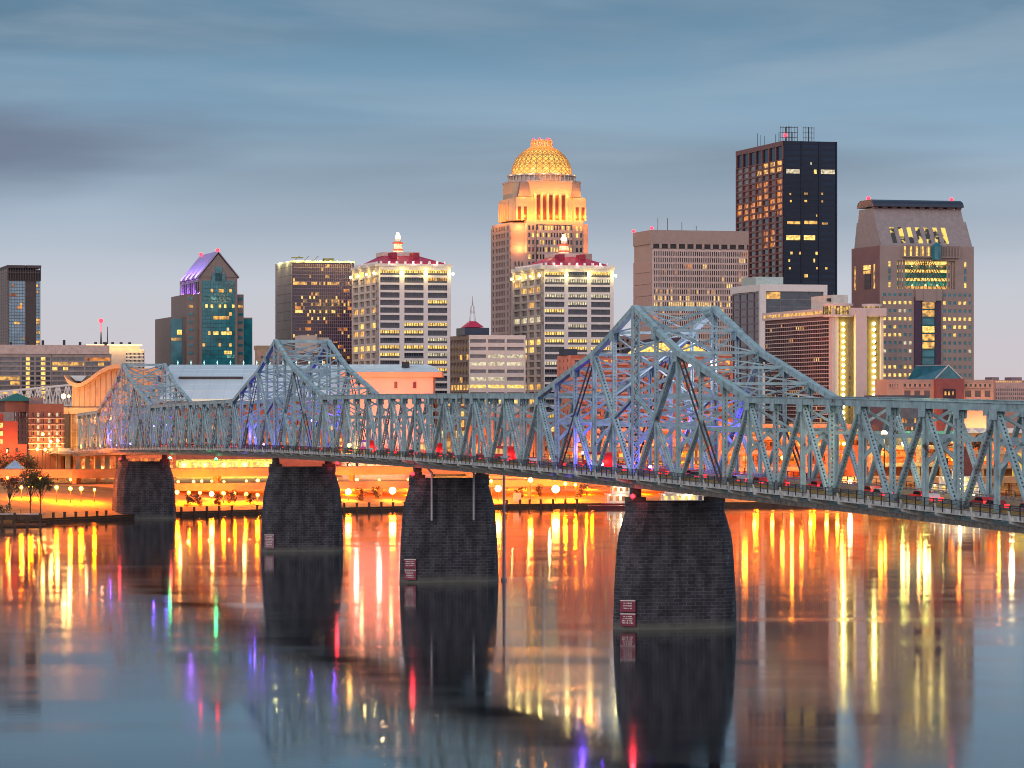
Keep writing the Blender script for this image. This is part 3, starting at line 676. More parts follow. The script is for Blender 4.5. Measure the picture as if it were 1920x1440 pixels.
# small blocks beyond
# 2 long hotel slab
b=Bld('hotel_block','long low pinkish-grey hotel block at far left with yellow-lit window columns','x' and -60,-59,209,1420,646)
f=b.fx; b.box('wall',0,b.W,.3,b.D,0,b.z(663),M('hotel_grey',(.34,.29,.27),.7)); 
b.box('parapet',-.2,f(205),-.3,b.D,b.z(663),b.H,M('hotel_pink',(.60,.48,.44),.7)); 
sec=[(-58,38,5,.95,picker(GLG,[YEL2],.05,7)),(40,64.5,3,.9,lambda i,j,n,m:YEL if i==1 else GLB),(67,95,3,.85,lambda i,j,n,m:YEL if i==1 else GLB),(98,158,6,.96,picker(GLG,[YEL2],.04,8,rows={7:(.95,YEL2),6:(.3,YEL)})),(160,207,4,.96,picker(GLG,[ORA],.05,9,rows={7:(.3,YEL2)}))]
for a,e,n_,fl,pk in sec: b.facade('F',cols(f(a),f(e),n_,fl),zrows(b,669.5,9.1,9,6),M('hotel_grey',(.34,.29,.27)),pk,.45,ulim=(f(a-1.2),f(e+1.2)),zlim=(0,b.z(664)),d0=-.3)
b.flush(90)
m=MB(); 
for x in (10,26,40,60,75,99): m.box(b.fx(x*2),b.fx(x*2)+1,3,4,b.H,b.H+1.2+R.random()); 
m.build('roof_vent',DARKM,b.o)
# 3 white block with the yellow roof glow and the red beacon mast
b=Bld('office_block','white block with glowing yellow roof line and red beacon mast, above the long hotel','x' and 168,203,271,1750,655)
b.box('wall',0,b.W,0,b.D,0,b.H,CREAM); f=b.fx
b.facade('F',cols(f(236),f(270),14,.75),[(b.z(668+k*6.5+3.5),b.z(668+k*6.5)) for k in range(-1,4)],WHITE,lambda *a:GLD,.4); b.flush(60)
b.box('roof_storey',f(176)-2,f(264),2,b.D*.7,b.H,b.z(645),CREAM)
m=MB(); m.box(f(176)-4,f(266),-1,0,b.z(648),b.z(646)); m.build('cornice_light',E('cornice_glow',(1,.55,.2),4.5),b.o)
for x in (185,205,225,245,262): plight((f(x),-3,b.z(652)),650,(1,.6,.2),1,parent=b.o)
m=MB(); xm=f(192); m.cyl((xm,5),.5,b.z(645),b.z(622),6,r2=.25); m.cyl((f(204),5),.3,b.z(645),b.z(612),6,r2=.15)
for k in range(5): m.box(f(180+k*16),f(184+k*16),4,7,b.z(645),b.z(641))
m.build('mast',DARKM,b.o); m=MB(); m.cyl((xm,5),.25,b.z(622),b.z(604),6); m.ball((xm,5,b.z(601)),1.15,12,8); m.build('beacon',LAMPR,b.o)
# 7 teal gabled tower (three stepped shells)
b=Bld('glass_tower','teal glass tower with a steep gable and violet-lit sloping roof',337,374,445,1600,519)
f=b.fx; stone=M('tower_stone',(.25,.215,.20),.7,var=.12); W,D,H=b.W,b.D,b.H
b.box('wall',0,W,0,D,0,H,stone)
pk=picker(GLT,[YEL,YEL2,TEAL],.035,11,rows={20:(.12,YEL2),18:(.15,YEL2),14:(.3,YEL),12:(.14,YEL2),8:(.18,PALE),7:(.4,YEL),4:(.15,YEL2)})
b.facade('F',cols(f(379.5),f(439.5),12,.93),zrows(b,527,7.25,21,6.5),M('teal_mullion',(.02,.10,.12),.4),pk,.12,d0=.35)
b.box('window_bay',f(379),f(440),-.3,0,0,b.z(526),GLT)
pkx=f(409)
zp=b.z(476)
m=MB(); m.ext([(0,-.35,H),(W,-.35,H),(pkx,-.35,zp)],(0,D*.86,0)); m.build('gable',stone,b.o)
m=MB()
for a,e,y in ((397,422,519),(403,416,507)): m.box(f(a),f(e),-.6,-.34,b.z(526.5),b.z(y-7))
m.build('gable_glass',GLT,b.o)
m=MB()
for (x0,z0,x1,z1) in ((-.8,H-.5,pkx,zp+.8),(W+.8,H-.5,pkx,zp+.8)):
    m.add([(x0,-.9,z0),(x1,-.9,z1),(x1,D*.88,z1),(x0,D*.88,z0),(x0,-.9,z0+.7),(x1,-.9,z1+.7),(x1,D*.88,z1+.7),(x0,D*.88,z0+.7)],[(0,1,2,3),(7,6,5,4),(0,4,5,1),(1,5,6,2),(2,6,7,3),(3,7,4,0)])
rf=m.build('roof',M('slate_roof',(.32,.30,.40),.45,var=.2,scale=.3),b.o)
for y,lab in ((1,0),(D*.84,0)):
    m=MB(); m.ball((pkx,y,zp+1.9),.9,10,6); m.build('beacon',LAMPR,b.o)
for k in range(4): slight((-5,D*(.12+.24*k),H+1.5),(pkx*.6,D*(.12+.24*k),zp-4),15000,(.45,.25,1),120,parent=b.o)
lv=M('louvre_violet',(.35,.3,.5),.5); m=MB()
for k in range(9): y=D*(.06+.1*k); m.box(-.45,-.0,y,y+.8,b.z(549),b.z(527))
m.build('louvre',stone,b.o); b.box('louvre_recess',-.04,.03,1,D-1,b.z(550),b.z(526),GLD)
for k in range(3): plight((-2.2,D*(.2+.3*k),b.z(549)),5000,(.35,.12,1),.4,parent=b.o)
b.flush(90)
m=MB(); W2,D2=f(459),b.sy(322); xl=f(347+3)
for (xa,xb_,ya,yt) in ((f(352),0,3,551),(W,f(459),3,551),(f(324),f(352),8,594),(f(459),f(479),8,594)):
    m=MB(); m.box(xa,xb_,ya,ya+D*.8,0,b.z(yt)); 
    (m.build('side_wing',stone,b.o))
m=MB()
for (xa,xb_,y) in ((325,347,8),(460,478.5,8)): m.box(f(xa),f(xb_),y-.25,y,0,b.z(597))
m.build('wing_glass',GLT,b.o)
for xa,xb_,y in ((356,364,3),(449,457,3)):
    for k in range(8):
        m=MB(); m.box(f(xa),f(xb_),y-.2,y+.1,b.z(562+k*14.6),b.z(557+k*14.6)); m.build('window',GLT if k not in (1,) else YEL2,b.o)
b.box('window',f(337),f(346),7.6,7.9,b.z(627),b.z(618),YEL,b.o); b.box('window',f(326),f(345),7.6,7.9,b.z(638),b.z(633),YEL2,b.o)
m=MB(); m.box(f(330),f(324),8,30,0,b.z(596)); 
# 8 dark tower
b=Bld('dark_office_tower','dark purple-brown glass tower with plain grey side, left of the twin white towers',518,548,664,1650,492)
f=b.fx; b.box('wall',0,b.W,0,b.D,0,b.H,M('plum_glass',(.045,.022,.05),.12,spec=.8,var=.4,scale=.15))
pk=picker(None,[YEL2,ORA],.05,21,rows={29-k:(p_,mt) for k,(p_,mt) in {5:(.75,YEL2),9:(.16,YEL),10:(.25,YEL2),11:(.3,YEL2),13:(.22,YEL),15:(.2,YEL),20:(.15,YEL),24:(.1,YEL2)}.items()})
b.facade('F',cols(.3,b.W-.3,30,.86),zrows(b,495,6.6,30,5.7),M('plum_mullion',(.26,.19,.24),.4),pk,.16)
b.flush(92)
m=MB(); gy=MB()
zz=0
while zz<b.H: 
    m.box(-.5,-.02,0,b.D,zz,min(b.H,zz+4.2)); zz+=4.32
m.build('side_cladding',M('grey_stone_panel',(.33,.29,.28),.65,var=.12,scale=.1),b.o)
m=MB(); m.box(-.6,b.W+.3,-.5,b.D+.3,b.H,b.H+.9); m.build('roof_edge',M('pale_trim',(.5,.48,.4)),b.o)
m=MB()
for x in (.15,.3,.45): m.beam((b.W*x-3,4,b.H+.8),(b.W*x,4,b.H+3.5),.25,.25)
m.box(b.W*.02,b.W*.2,3,6,b.H+2.3,b.H+2.8); m.box(b.W*.55,b.W*.7,4,9,b.H+.8,b.H+2.4); m.build('roof_plant',DARKM,b.o)
for k in range(6): plight((b.W*(.08+.17*k),-2.0,b.H+1.6),1700,(1,.8,.15),.3,parent=b.o)
for k in range(2): plight((-2.0,b.D*(.25+.5*k),b.H+1.2),1700,(.9,.9,.3),.3,parent=b.o)
# low buildings under/around the dark tower
b=Bld('low_block','small tan block with dark windows just right of the teal tower',478,481,560,1500,656); b.box('wall',0,b.W,0,b.D,0,b.H,M('tan_wall',(.45,.32,.25))); b.facade('F',cols(1,b.W-1,6,.45),zrows(b,667,11,4,5),M('tan_wall',(.45,.32,.25)),lambda *a:GLD,.3); m=MB(); m.box(1,b.W-2,4,12,b.H,b.H+2); m.build('roof_plant',CONC,b.o); b.flush()
b=Bld('low_block','brown block with a drum and white boxes on its roof, before the dark tower',560,571,662,1480,662); f=b.fx; b.box('wall',0,b.W,0,b.D,0,b.H,M('brown_wall',(.16,.09,.08))); b.facade('F',cols(1,b.W-1,9,.5),zrows(b,668,9,5,4.5),M('brown_wall',(.2,.12,.11)),picker(GLD,[YEL2],.2,31),.3); b.flush()
m=MB(); m.cyl((f(622),9),4.6,b.H,b.z(642),20); m.build('tank',M('dark_tank',(.12,.08,.09)),b.o); b.box('plant_room',f(570),f(600),6,20,b.H,b.z(628),CREAM); b.box('plant_room',f(601),f(623),7,20,b.H,b.z(632),CREAM)
# 9 / 12 the twin white towers
redroof=M('red_roof',(.55,.03,.09),.5,var=.12)
def twin(label,xl,xc,xr,Y,ybody,yrow0,pitch,nrow,bays,lbays,pk_seed,yroof,rows,pkx0,pkx1,ypk,cup,drumw):
    b=Bld('office_tower',label,xl,xc,xr,Y,ybody,group='twin white office towers with red pyramid roofs'); f=b.fx; W,D,H=b.W,b.D,b.H
    b.box('wall',.5,W-.5,.5,D,0,H,GLD)
    zs=[(b.z(yrow0+k*pitch+10),b.z(yrow0+k*pitch)) for k in range(nrow)]
    b.facade('F',[(f(a),f(c)) for a,c in bays],zs,WHITE,picker(GLB,[YEL,PALE],.22,pk_seed,rows=rows),.9,ulim=(-.4,W+.4),zlim=(0,H),d0=-.5)
    b.facade('L',[(b.sy(c),b.sy(a)) for a,c in lbays],zs,CREAM,picker(GLG,[YEL2],.12,pk_seed+1,rows=rows),.9,ulim=(-.4,D),zlim=(0,H),d0=-.5)
    # mullions in each strip
    m=MB()
    for a,c in bays:
        u0,u1=f(a),f(c)
        for k in range(9): u=u0+(u1-u0)*k/8; m.box(u-.12,u+.12,.15,.46,0,H-2)
        for z0,z1 in zs: m.box(u0,u1,.1,.47,z0,z0+(z1-z0)*.42)
    m.build('mullions',M('slate_spandrel',(.10,.11,.13),.5),b.o)
    b.flush(92)
    par=b.box('parapet',-.9,W+.9,-.9,D+.4,H-.2,b.z(yroof+4),M('parapet_white',(.7,.68,.66),.6)); 
    # hipped red roof
    ze=b.z(yroof+1.5); zp=b.z(ypk); iy0,iy1=D*.36,D*.62; ix0,ix1=b.fxy(pkx0,(iy0+iy1)/2),b.fxy(pkx1,(iy0+iy1)/2)
    m=MB(); e=2.0
    m.add([(e,e,ze),(W-e,e,ze),(W-e,D-e,ze),(e,D-e,ze),(ix0,iy0,zp),(ix1,iy0,zp),(ix1,iy1,zp),(ix0,iy1,zp)],[(0,1,5,4),(1,2,6,5),(2,3,7,6),(3,0,4,7),(4,5,6,7)])
    m.box(e,W-e,e,D-e,b.z(yroof+5),ze-.01); m.build('roof',redroof,b.o)
    mc=(ix0+ix1)/2; my=(iy0+iy1)/2
    m=MB(); m.box(ix0-1,ix1+1,iy0-1,iy1+1,zp-.3,zp+1.4); m.build('roof_curb',M('curb_cream',(.7,.6,.52)),b.o)
    m=MB(); 
    for a in (.3,.6): m.box(mc-1.2+W*(a-.45),mc+1.2+W*(a-.45),iy0*.55,iy0,ze+2,ze+4.6)
    m.build('roof_dormer',M('dormer_red',(.3,.02,.05)),b.o)
    # lighthouse-like cupola
    s=Y/F; zc=zp+1.4; rw=drumw*s/2
    lv=b.z(cup[0]),b.z(cup[1]),b.z(cup[2]),b.z(cup[3])
    m=MB(); m.cyl((mc,my),rw,zc,lv[0],16); m.cyl((mc,my),rw*.86,lv[0],lv[1],16); m.cyl((mc,my),rw*.55,lv[1],lv[2],12); m.ball((mc,my,lv[2]),rw*.55,12,5,half=True); cu=m.build('cupola',M('cupola_white',(.75,.68,.6)),b.o)
    m=MB(); 
    for q in (lv[0],lv[1]): m.cyl((mc,my),rw*1.06,q-.35,q+.35,16)
    m.build('cupola_ring',M('ring_red',(.5,.08,.05)),cu)
    m=MB(); m.ball((mc,my,lv[2]+rw*.3),rw*.58,12,8); m.ball((mc,my,lv[3]),rw*.3,10,6); m.build('lantern',E('cupola_lantern',(1,.62,.3),9),cu)
    for a in (2.6,4.2,5.8): plight((mc+rw*3.2*math.cos(a),my+rw*3.2*math.sin(a),zc+2.5),1500,(1,.6,.25),.3,parent=b.o)
    # top storey flood lamps at the columns
    lx=[-1.5]+[f((bays[k][1]+bays[k+1][0])/2) for k in range(len(bays)-1)]+[W+1.0]
    zl=b.z(yrow0+7)
    for x in lx:
        m=MB(); m.ball((x,-1.3,zl),.55,10,6); m.build('flood_lamp',LAMPY,b.o); plight((x,-2.4,zl),500,(1,.75,.2),.35,parent=b.o)
    for y in (.3,.65,.97):
        m=MB(); m.ball((-1.3,D*y,zl),.5,8,6); m.build('flood_lamp',LAMPY,b.o); plight((-2.4,D*y,zl),500,(1,.72,.25),.35,parent=b.o)
    for k in range(3): plight((W*(.2+.3*k),-1.5,b.z(yroof-1)),260,(1,.7,.6),.3,parent=b.o)
    m=MB()
    for k in range(9): m.cyl((W*(.06+.11*k),.4),.55,b.z(yroof+4),b.z(yroof+4)+1.1,8)
    for k in range(12): m.box(.1,.9,D*(.04+.08*k),D*(.04+.08*k)+.9,b.z(yroof+4),b.z(yroof+4)+.9)
    m.build('roof_unit',WHITE,b.o)
    return b
twin('left of the twin white office towers with red pyramid roof and glowing cupola',661.5,706.5,843.5,1420,498,505.3,14.2,20,
  [(712.6,749),(757.8,794),(802,838.4)],[(663,673),(675,684),(686.2,695),(697.6,706)],41,490,{19-0:(.8,YEL),18:(.7,YEL2),9:(.9,YEL),3:(.4,YEL),17:(.25,YEL2),12:(.3,YEL)},716,776,475,(463,450,442,432),19)
twin('right one of the twin white office towers, standing in front of the domed tower',962.5,1016,1148.5,1440,503,509,14.1,20,
  [(1021,1058),(1065,1100.7),(1108,1143.7)],[(964.5,976),(978.5,989.5),(991.8,1003),(1005.3,1015)],55,493,{19-0:(.98,YEL),10:(.85,YEL),9:(.7,YEL),13:(.3,PALE),8:(.2,YEL2),11:(.35,YEL)},1034,1080,477,(466,454,446,436),20)
# 11 mid white block
b=Bld('office_block','mid-rise white banded office block with bronze glass side and small red pyramid spire roof',844,879,985,1350,628); f=b.fx
b.box('wall',.3,b.W,.3,b.D,0,b.H,GLD)
b.facade('F',[(f(881),f(911)),(f(915),f(946)),(f(950),f(982))],zrows(b,636,14.2,9,6.6),M('ivory_band',(.70,.70,.64),.6,var=.05),picker(GLG,[PALE,YEL],.3,61,rows={0:(.9,YEL),2:(.9,YEL),3:(.6,PALE),4:(.5,PALE),5:(.5,PALE),6:(.4,PALE),8:(.3,YEL)}),.7,ulim=(0,b.W),zlim=(0,b.H),d0=-.3)
b.facade('L',cols(.5,b.D-.5,6,.95),zrows(b,636,14.2,9,10),M('bronze_band',(.25,.18,.14),.5),picker(GLBR,[YEL2],.15,62,rows={2:(.8,YEL2),6:(.2,YEL2)}),.3,ulim=(0,b.D),zlim=(0,b.H),d0=-.3)
b.flush(90)
x0,x1=f(876),f(922); b.box('roof_block',x0,x1,4,18,b.H,b.z(614),M('navy_block',(.02,.04,.08),.3))
m=MB(); xa,xb_=f(881),f(914); mc=(xa+xb_)/2; zr=b.z(613); m.add([(xa,5,zr),(xb_,5,zr),(xb_,15,zr),(xa,15,zr),(mc-1.2,9,b.z(601)),(mc+1.2,9,b.z(601)),(mc+1.2,11,b.z(601)),(mc-1.2,11,b.z(601))],[(0,1,5,4),(1,2,6,5),(2,3,7,6),(3,0,4,7),(4,5,6,7)]); m.build('roof',redroof,b.o)
m=MB(); 
for dx,dy in ((-1,9),(1,9),(1,11),(-1,11)): m.beam((mc+dx,dy,b.z(601)),(mc+dx*.5,10+(dy-10)*.5,b.z(572)),.16,.16)
m.cyl((mc,10),.35,b.z(572),b.z(553),6,r2=.05); m.box(mc-.8,mc+.8,9.2,10.8,b.z(584),b.z(583)); m.build('spire',M('pale_spire',(.45,.45,.47)),b.o)
# 13 domed tower
b=Bld('domed_tower','tallest central stone tower crowned by a glowing orange lattice dome',922,957,1110,1800,412); f=b.fx; W,D,H=b.W,b.D,b.H
ds=M('dome_stone',(.40,.33,.31),.65,var=.1,scale=.08)
zn=b.z(474)
b.box('wall',0,W,0,D,0,zn,ds)
ch=f(984)+1; zcor=zn
m=MB(); m.prism([(ch,0),(f(1094),0),(f(1094),0+9),(W,9),(W,D-9),(0,D-9),(0,9+4),(0,ch*.55),(ch,ch*.55)],zn,H); 
m=MB(); m.box(ch,f(1094),0,D,zn,H); m.box(0,ch,ch*.5,D,zn,H-1.2); m.box(f(1094),W,8,D,zn,H-1.4); m.build('upper_wall',ds,b.o)
zs=[(b.z(422+k*13.6+8.5),b.z(422+k*13.6)) for k in range(24)]
b.facade('F',cols(f(1005),f(1072.5),13,.62),zs,M('dome_frame',(.46,.40,.38)),picker(GLD,[YEL],.1,71,rows={23:(.4,YEL),22:(.35,YEL),21:(.2,YEL),20:(.3,YEL)}),.9,d0=.3)
m=MB(); m.box(f(1005),f(1072.5),-.3,.1,0,b.z(420)); m.build('window_bay',GLD,b.o)
b.facade('F',cols(f(989),f(1003),2,.55),zs,ds,picker(GLD,[YEL],.15,72),.4)
b.facade('F',cols(f(1078),f(1093),2,.55),zs,ds,picker(GLD,[YEL],.1,73),.4)
b.facade('F',cols(f(1096),W-.3,2,.55),[z for z in zs if z[1]<zn-1],ds,picker(GLD,[YEL2],.1,74),.4)
b.facade('F',cols(f(963),f(982),3,.5),[z for z in zs if z[1]<zn-1],ds,picker(GLD,[YEL2],.1,75),.4)
mg=M('mauve_glass',(.075,.055,.065),.3,spec=.3,var=.2)
b.facade('L',[(b.sy(955),b.sy(952.5))]+[(b.sy(948-3*q),b.sy(945.6-3*q)) for q in range(6)]+[(b.sy(927.5),b.sy(925))],zs,ds,lambda i,j,n,m_:GLD if i in (0,7) else mg,.5,ulim=(0,D))
b.flush(92)
def octa(cx,cy,hx,hy,c): return [(cx-hx+c,cy-hy),(cx+hx-c,cy-hy),(cx+hx,cy-hy+c),(cx+hx,cy+hy-c),(cx+hx-c,cy+hy),(cx-hx+c,cy+hy),(cx-hx,cy+hy-c),(cx-hx,cy-hy+c)]
cy=D*.5; cx=b.fxy(1015.5,cy); s=1800/F; bz0=b.z; b.z=lambda py:bz0(py,cx,cy)
cr=M('crown_stone',(.58,.44,.30),.7,var=.08,scale=.1)
zA,zB,zC,zD_,zE=H,b.z(376),b.z(345),b.z(329),b.z(273)
m=MB(); m.prism(octa(cx,cy,20.8,18,7),zA,zB); m.prism(octa(cx,cy,18.9,16.5,6.5),zB,zC)
for k in range(6):  # tall fins of the crown front
    x=cx-8.6+k*3.44; m.box(x-.55,x+.55,cy-19.2,cy-16,zA,b.z(368))
for sg in (-1,1): m.box(cx+sg*15.9-3.4,cx+sg*15.9+3.4,cy-19.4,cy-12,zA,zB+.5)
for k in range(5): y=cy-9+k*4.4; m.box(cx-21.6,cx-20,y-.6,y+.6,zA,b.z(382))
m.build('crown',cr,b.o)
for k in range(5):
    x=cx-6.9+k*3.44; m=MB(); m.box(x-.85,x+.85,cy-18.25,cy-17.9,zA+.5,b.z(370)); m.build('crown_window',M('crown_glass',(.16,.04,.02),.3),b.o)
for sg in (-1,1):
    for q in (-1.6,1.6): m=MB(); m.box(cx+sg*15.9+q-.8,cx+sg*15.9+q+.8,cy-19.6,cy-19.35,zA+.3,b.z(392)); m.build('crown_window',M('crown_glass',(.16,.04,.02),.3),b.o)
m=MB()
for cxx,ww in ((cx-14,3.8),(cx+14.3,2.8)): m.ext([(cxx-ww,cy-17.4,b.z(373)),(cxx+ww,cy-17.4,b.z(373)),(cxx+ww*.55,cy-16.7,zC),(cxx-ww*.55,cy-16.7,zC)],(0,3,0))
m.build('crown_slope',M('crown_grey',(.24,.2,.2)),b.o)
m=MB(); m.prism(octa(cx,cy,19.2,16.8,6.6),zC,zC+.9); m.cyl((cx,cy),17.3,zC+.9,zD_,40)
for k in range(40): a=2*math.pi*k/40; m.cyl((cx+17.9*math.cos(a),cy+17.9*math.sin(a)),.35,zC+.9,zD_,6)
m.cyl((cx,cy),18.5,zD_-.8,zD_,40); m.build('drum',M('drum_stone',(.5,.45,.42)),b.o)
rd=16.3; hz=zE-zD_
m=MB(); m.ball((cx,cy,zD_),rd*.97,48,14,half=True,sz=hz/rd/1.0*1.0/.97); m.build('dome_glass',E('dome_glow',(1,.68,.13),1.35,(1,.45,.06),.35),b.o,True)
m=MB(); NR=28
def dp(a,t,r=1.0): return (cx+rd*r*math.cos(a)*math.cos(t),cy+rd*r*math.cos(a)*math.sin(t),zD_+hz*math.sin(a)*r)
for j in range(8):
    a0,a1=math.radians(80)*j/8,math.radians(80)*(j+1)/8
    for i in range(NR):
        t0=2*math.pi*i/NR; t1=2*math.pi*(i+.5)/NR; t2=2*math.pi*(i+1)/NR
        m.beam(dp(a0,t0),dp(a1,t2),.32,.25,(0,0,1)); m.beam(dp(a0,t2),dp(a1,t0),.32,.25,(0,0,1))
        if j%2==0: m.beam(dp(a0,t0),dp(a0,t2),.3,.3,(0,0,1))
        m.beam(dp(a0,t0),dp(a1,t0),.3,.3,(1,1,0))
m.build('dome_lattice',M('lattice_gold',(.62,.34,.13),.5),b.o)
m=MB(); m.cyl((cx,cy),5.3,zE-2.2,b.z(265),20); m.cyl((cx,cy),5.8,b.z(265),b.z(263),20)
for k in range(20): a=2*math.pi*k/20; m.cyl((cx+5.6*math.cos(a),cy+5.6*math.sin(a)),.3,zE-2.2,b.z(265),6)
m.build('lantern',cr,b.o)
for k in range(4):
    m=MB(); a=math.pi+math.pi*k/3; m.ball((cx+4.6*math.cos(a),cy+4.6*math.sin(a),b.z(261.5)),.55,8,6); m.build('beacon',LAMPR,b.o)
og=(1,.31,.03)
for k in range(9): plight((cx-19+k*4.75,cy-22.5,zA+2.2),3000,og,.5,parent=b.o)
for k in range(5): plight((cx-26.5,cy-12+k*6,zA+2.5),2300,og,.5,parent=b.o)
for k in range(3): plight((cx+26.5,cy-12+k*8,zA+2.5),1300,og,.5,parent=b.o)
for k in range(6): plight((cx-16+k*6.4,cy-20.5,b.z(368)),1900,og,.5,parent=b.o)
for k in range(8): a=math.pi+math.pi*(k+.5)/8; plight((cx+8.5*math.cos(a),cy+8.5*math.sin(a),zE+.6),500,og,.4,parent=b.o); plight((cx+19.3*math.cos(a),cy+19.3*math.sin(a),zD_+1),500,(1,.6,.3),.4,parent=b.o)
for (x,y) in ((ch*.5,-2.5),(ch*.7,1.5),(f(1102),2)): plight((x,y,zn+2.5),2300,(1,.30,.08),.5,parent=b.o); plight((x,y,zn+14),1900,(1,.30,.08),.5,parent=b.o)
# 15 beige tower
b=Bld('beige_office_tower','wide beige office tower with a louvred band, left of the dark skyscraper',1189,1222,1402,1700,433); f=b.fx; bs=M('beige_stone',(.46,.36,.32),.7,var=.08,scale=.1)
b.box('wall',0,b.W,0,b.D,0,b.H,bs)
m=MB(); m.box(-.6,b.W+.3,-.6,b.D,b.z(457),b.H+.5); m.build('top_band',M('band_stone',(.40,.31,.28),.7,var=.08),b.o)
b.box('louvre_recess',.0,b.W,-.15,0,b.z(465.5),b.z(457.5),DARKM)
m=MB()
for k in range(12): x=b.W*k/11.3; m.box(x-.6,x+.6,-.6,-.1,b.z(466),b.z(457))
m.build('louvre_post',bs,b.o)
b.facade('F',cols(.8,b.W-.3,44,.55),zrows(b,471,11.9,16,8.5),M('beige_fin',(.62,.50,.46),.6),picker(GLB,[YEL,ORA],.045,81,rows={15-8:(.75,YEL),15-7:(.25,YEL),15-6:(.2,YEL2),15-3:(.1,ORA)}),.6,ulim=(0,b.W),zlim=(0,b.z(467)))
m=MB(); zz=0
while zz<b.H-18: m.box(-.45,-.02,0,b.D,zz,zz+5.7); zz+=5.9
m.build('side_cladding',M('beige_pink',(.50,.36,.32),.7,var=.1),b.o)
for x in (1190,1222): m=MB(); m.ball((0 if x>1200 else -.3,0 if x>1200 else b.D,b.H+1.4),.8,8,6); m.build('beacon',LAMPR,b.o)
m=MB(); 
for x in (.1,.2,.35,.5): m.cyl((b.W*x,6),.15,b.H,b.H+R.uniform(3,7),5)
m.build('antenna',DARKM,b.o); b.flush(92)
# 16 dark skyscraper
b=Bld('black_skyscraper','tallest dark skyscraper with orange sunset reflections on its left face and antennas on the roof',1382,1470,1568,1760,264); f=b.fx
b.box('wall',0,b.W,0,b.D,0,b.H,M('navy_glass',(.006,.022,.052),.12,spec=.25,var=.5,scale=.05))
fr=M('brown_frame',(.15,.06,.055),.45)
rowm={}
rr=random.Random(5)
nr_=24
def pkL(i,j,n,m):  # orange panes are painted sunset reflections, not lit rooms
    k=m-1-j   # from the top ; i counts away from the corner
    if k==0: return YEL2 if i<3 else (GLG if i>3 else GLBR)
    if k==1: return YEL2 if i<4 else GLG
    if k in (2,): return GLBR if i<4 else GLG
    if k in (3,4): return ORA if (i in (0,2,3) and rr.random()<.6) else (M('ruddy_glass',(.16,.05,.04),.15) if i<6 else GLG)
    if k in (5,6,7,8): return ORA if rr.random()<(.9 if k in (6,7) else .65) else GLBR
    if k in (11,12,13) and i in (1,2): return ORA
    return GLD if rr.random()<.6 else GLBR
b.facade('L',cols(.4,b.D-.3,7,.84),[(b.z(300+k*11.7+8.4),b.z(300+k*11.7)) for k in range(nr_)],fr,pkL,.8,ulim=(0,b.D),zlim=(0,b.z(298)))
m=MB()
for a,c in cols(.4,b.D-.3,7,.84)+[(b.D-.3,b.D+.9)]: m.box(-.8,-.0,a-1.6,a,b.z(298)+.01,b.H-2.5)
m.box(-.8,0,0,b.D,b.H-2.5,b.H); m.build('crown_frame',fr,b.o)
m=MB()
for k in range(4): x=b.W*k/3; m.box(x-.35,x+.35,-.5,0,0,b.H)
zz=3
while zz<b.H: m.box(0,b.W,-.12,0,zz,zz+1.3); zz+=3.2
m.build('front_mullion',M('navy_frame',(.010,.022,.045),.35,spec=.3),b.o)
for (a,e,y,h,mt) in ((1474,1499,317,8,PALE),(1526,1531,318,8,YEL),(1539,1565,318,8,PALE),(1519,1522,304,5,PALE),(1474,1500,441,9,YEL),(1507,1528,441,9,YEL),(1476,1500,415,5,YEL2),(1508,1532,414,6,YEL2),(1541,1552,417,4,YEL2),
  (1482,1486,472,5,YEL),(1498,1501,472,5,YEL2),(1529,1533,472,6,YEL),(1478,1481,486,5,YEL),(1525,1528,485,7,YEL),(1530,1533,501,4,YEL2),(1508,1514,514,6,YEL),(1547,1551,501,4,YEL),(1480,1483,362,4,YEL2),(1508,1514,361,4,YEL2),(1539,1543,361,4,YEL2),(1481,1484,375,4,YEL2),(1508,1513,375,4,YEL2),(1540,1543,376,4,YEL2),(1530,1532,402,4,YEL2),(1479,1482,501,4,YEL)):
    m=MB(); m.box(f(a),f(e),-.25,-.13,b.zf(y+h,a),b.zf(y,a)); m.build('window',mt,b.o)
b.flush(90)
for (x,top,w_,y_) in ((1407,250,.4,.75),(1413,253,.3,.7),(1420,255,.3,.62),(1441,252,.5,.35),(1447,248,.5,.3),(1478,238,.9,.05),(1490,248,.8,.02),(1521,238,.9,.0)):
    m=MB(); xx=0 if x<1470 else f(x); yy_=b.sy(x) if x<1470 else 4
    if x<1470: xx=4
    zt_=b.z(top,xx,yy_)
    m.cyl((xx,yy_),w_*.35,b.H-.2,zt_,5)
    if w_>.7:
        for q in range(3): z_=b.H+2+q*2.6; m.box(xx-3,xx+3,yy_-.1,yy_+.1,z_,z_+.25)
        for q in (-3,-1.5,1.5,3): m.box(xx+q-.1,xx+q+.1,yy_-.1,yy_+.1,b.H-.1,b.H+8)
    m.build('antenna',DARKM,b.o)
m=MB(); m.ball((f(1476),3,b.H+3.2),1.0,10,6); m.build('beacon',LAMPR,b.o)
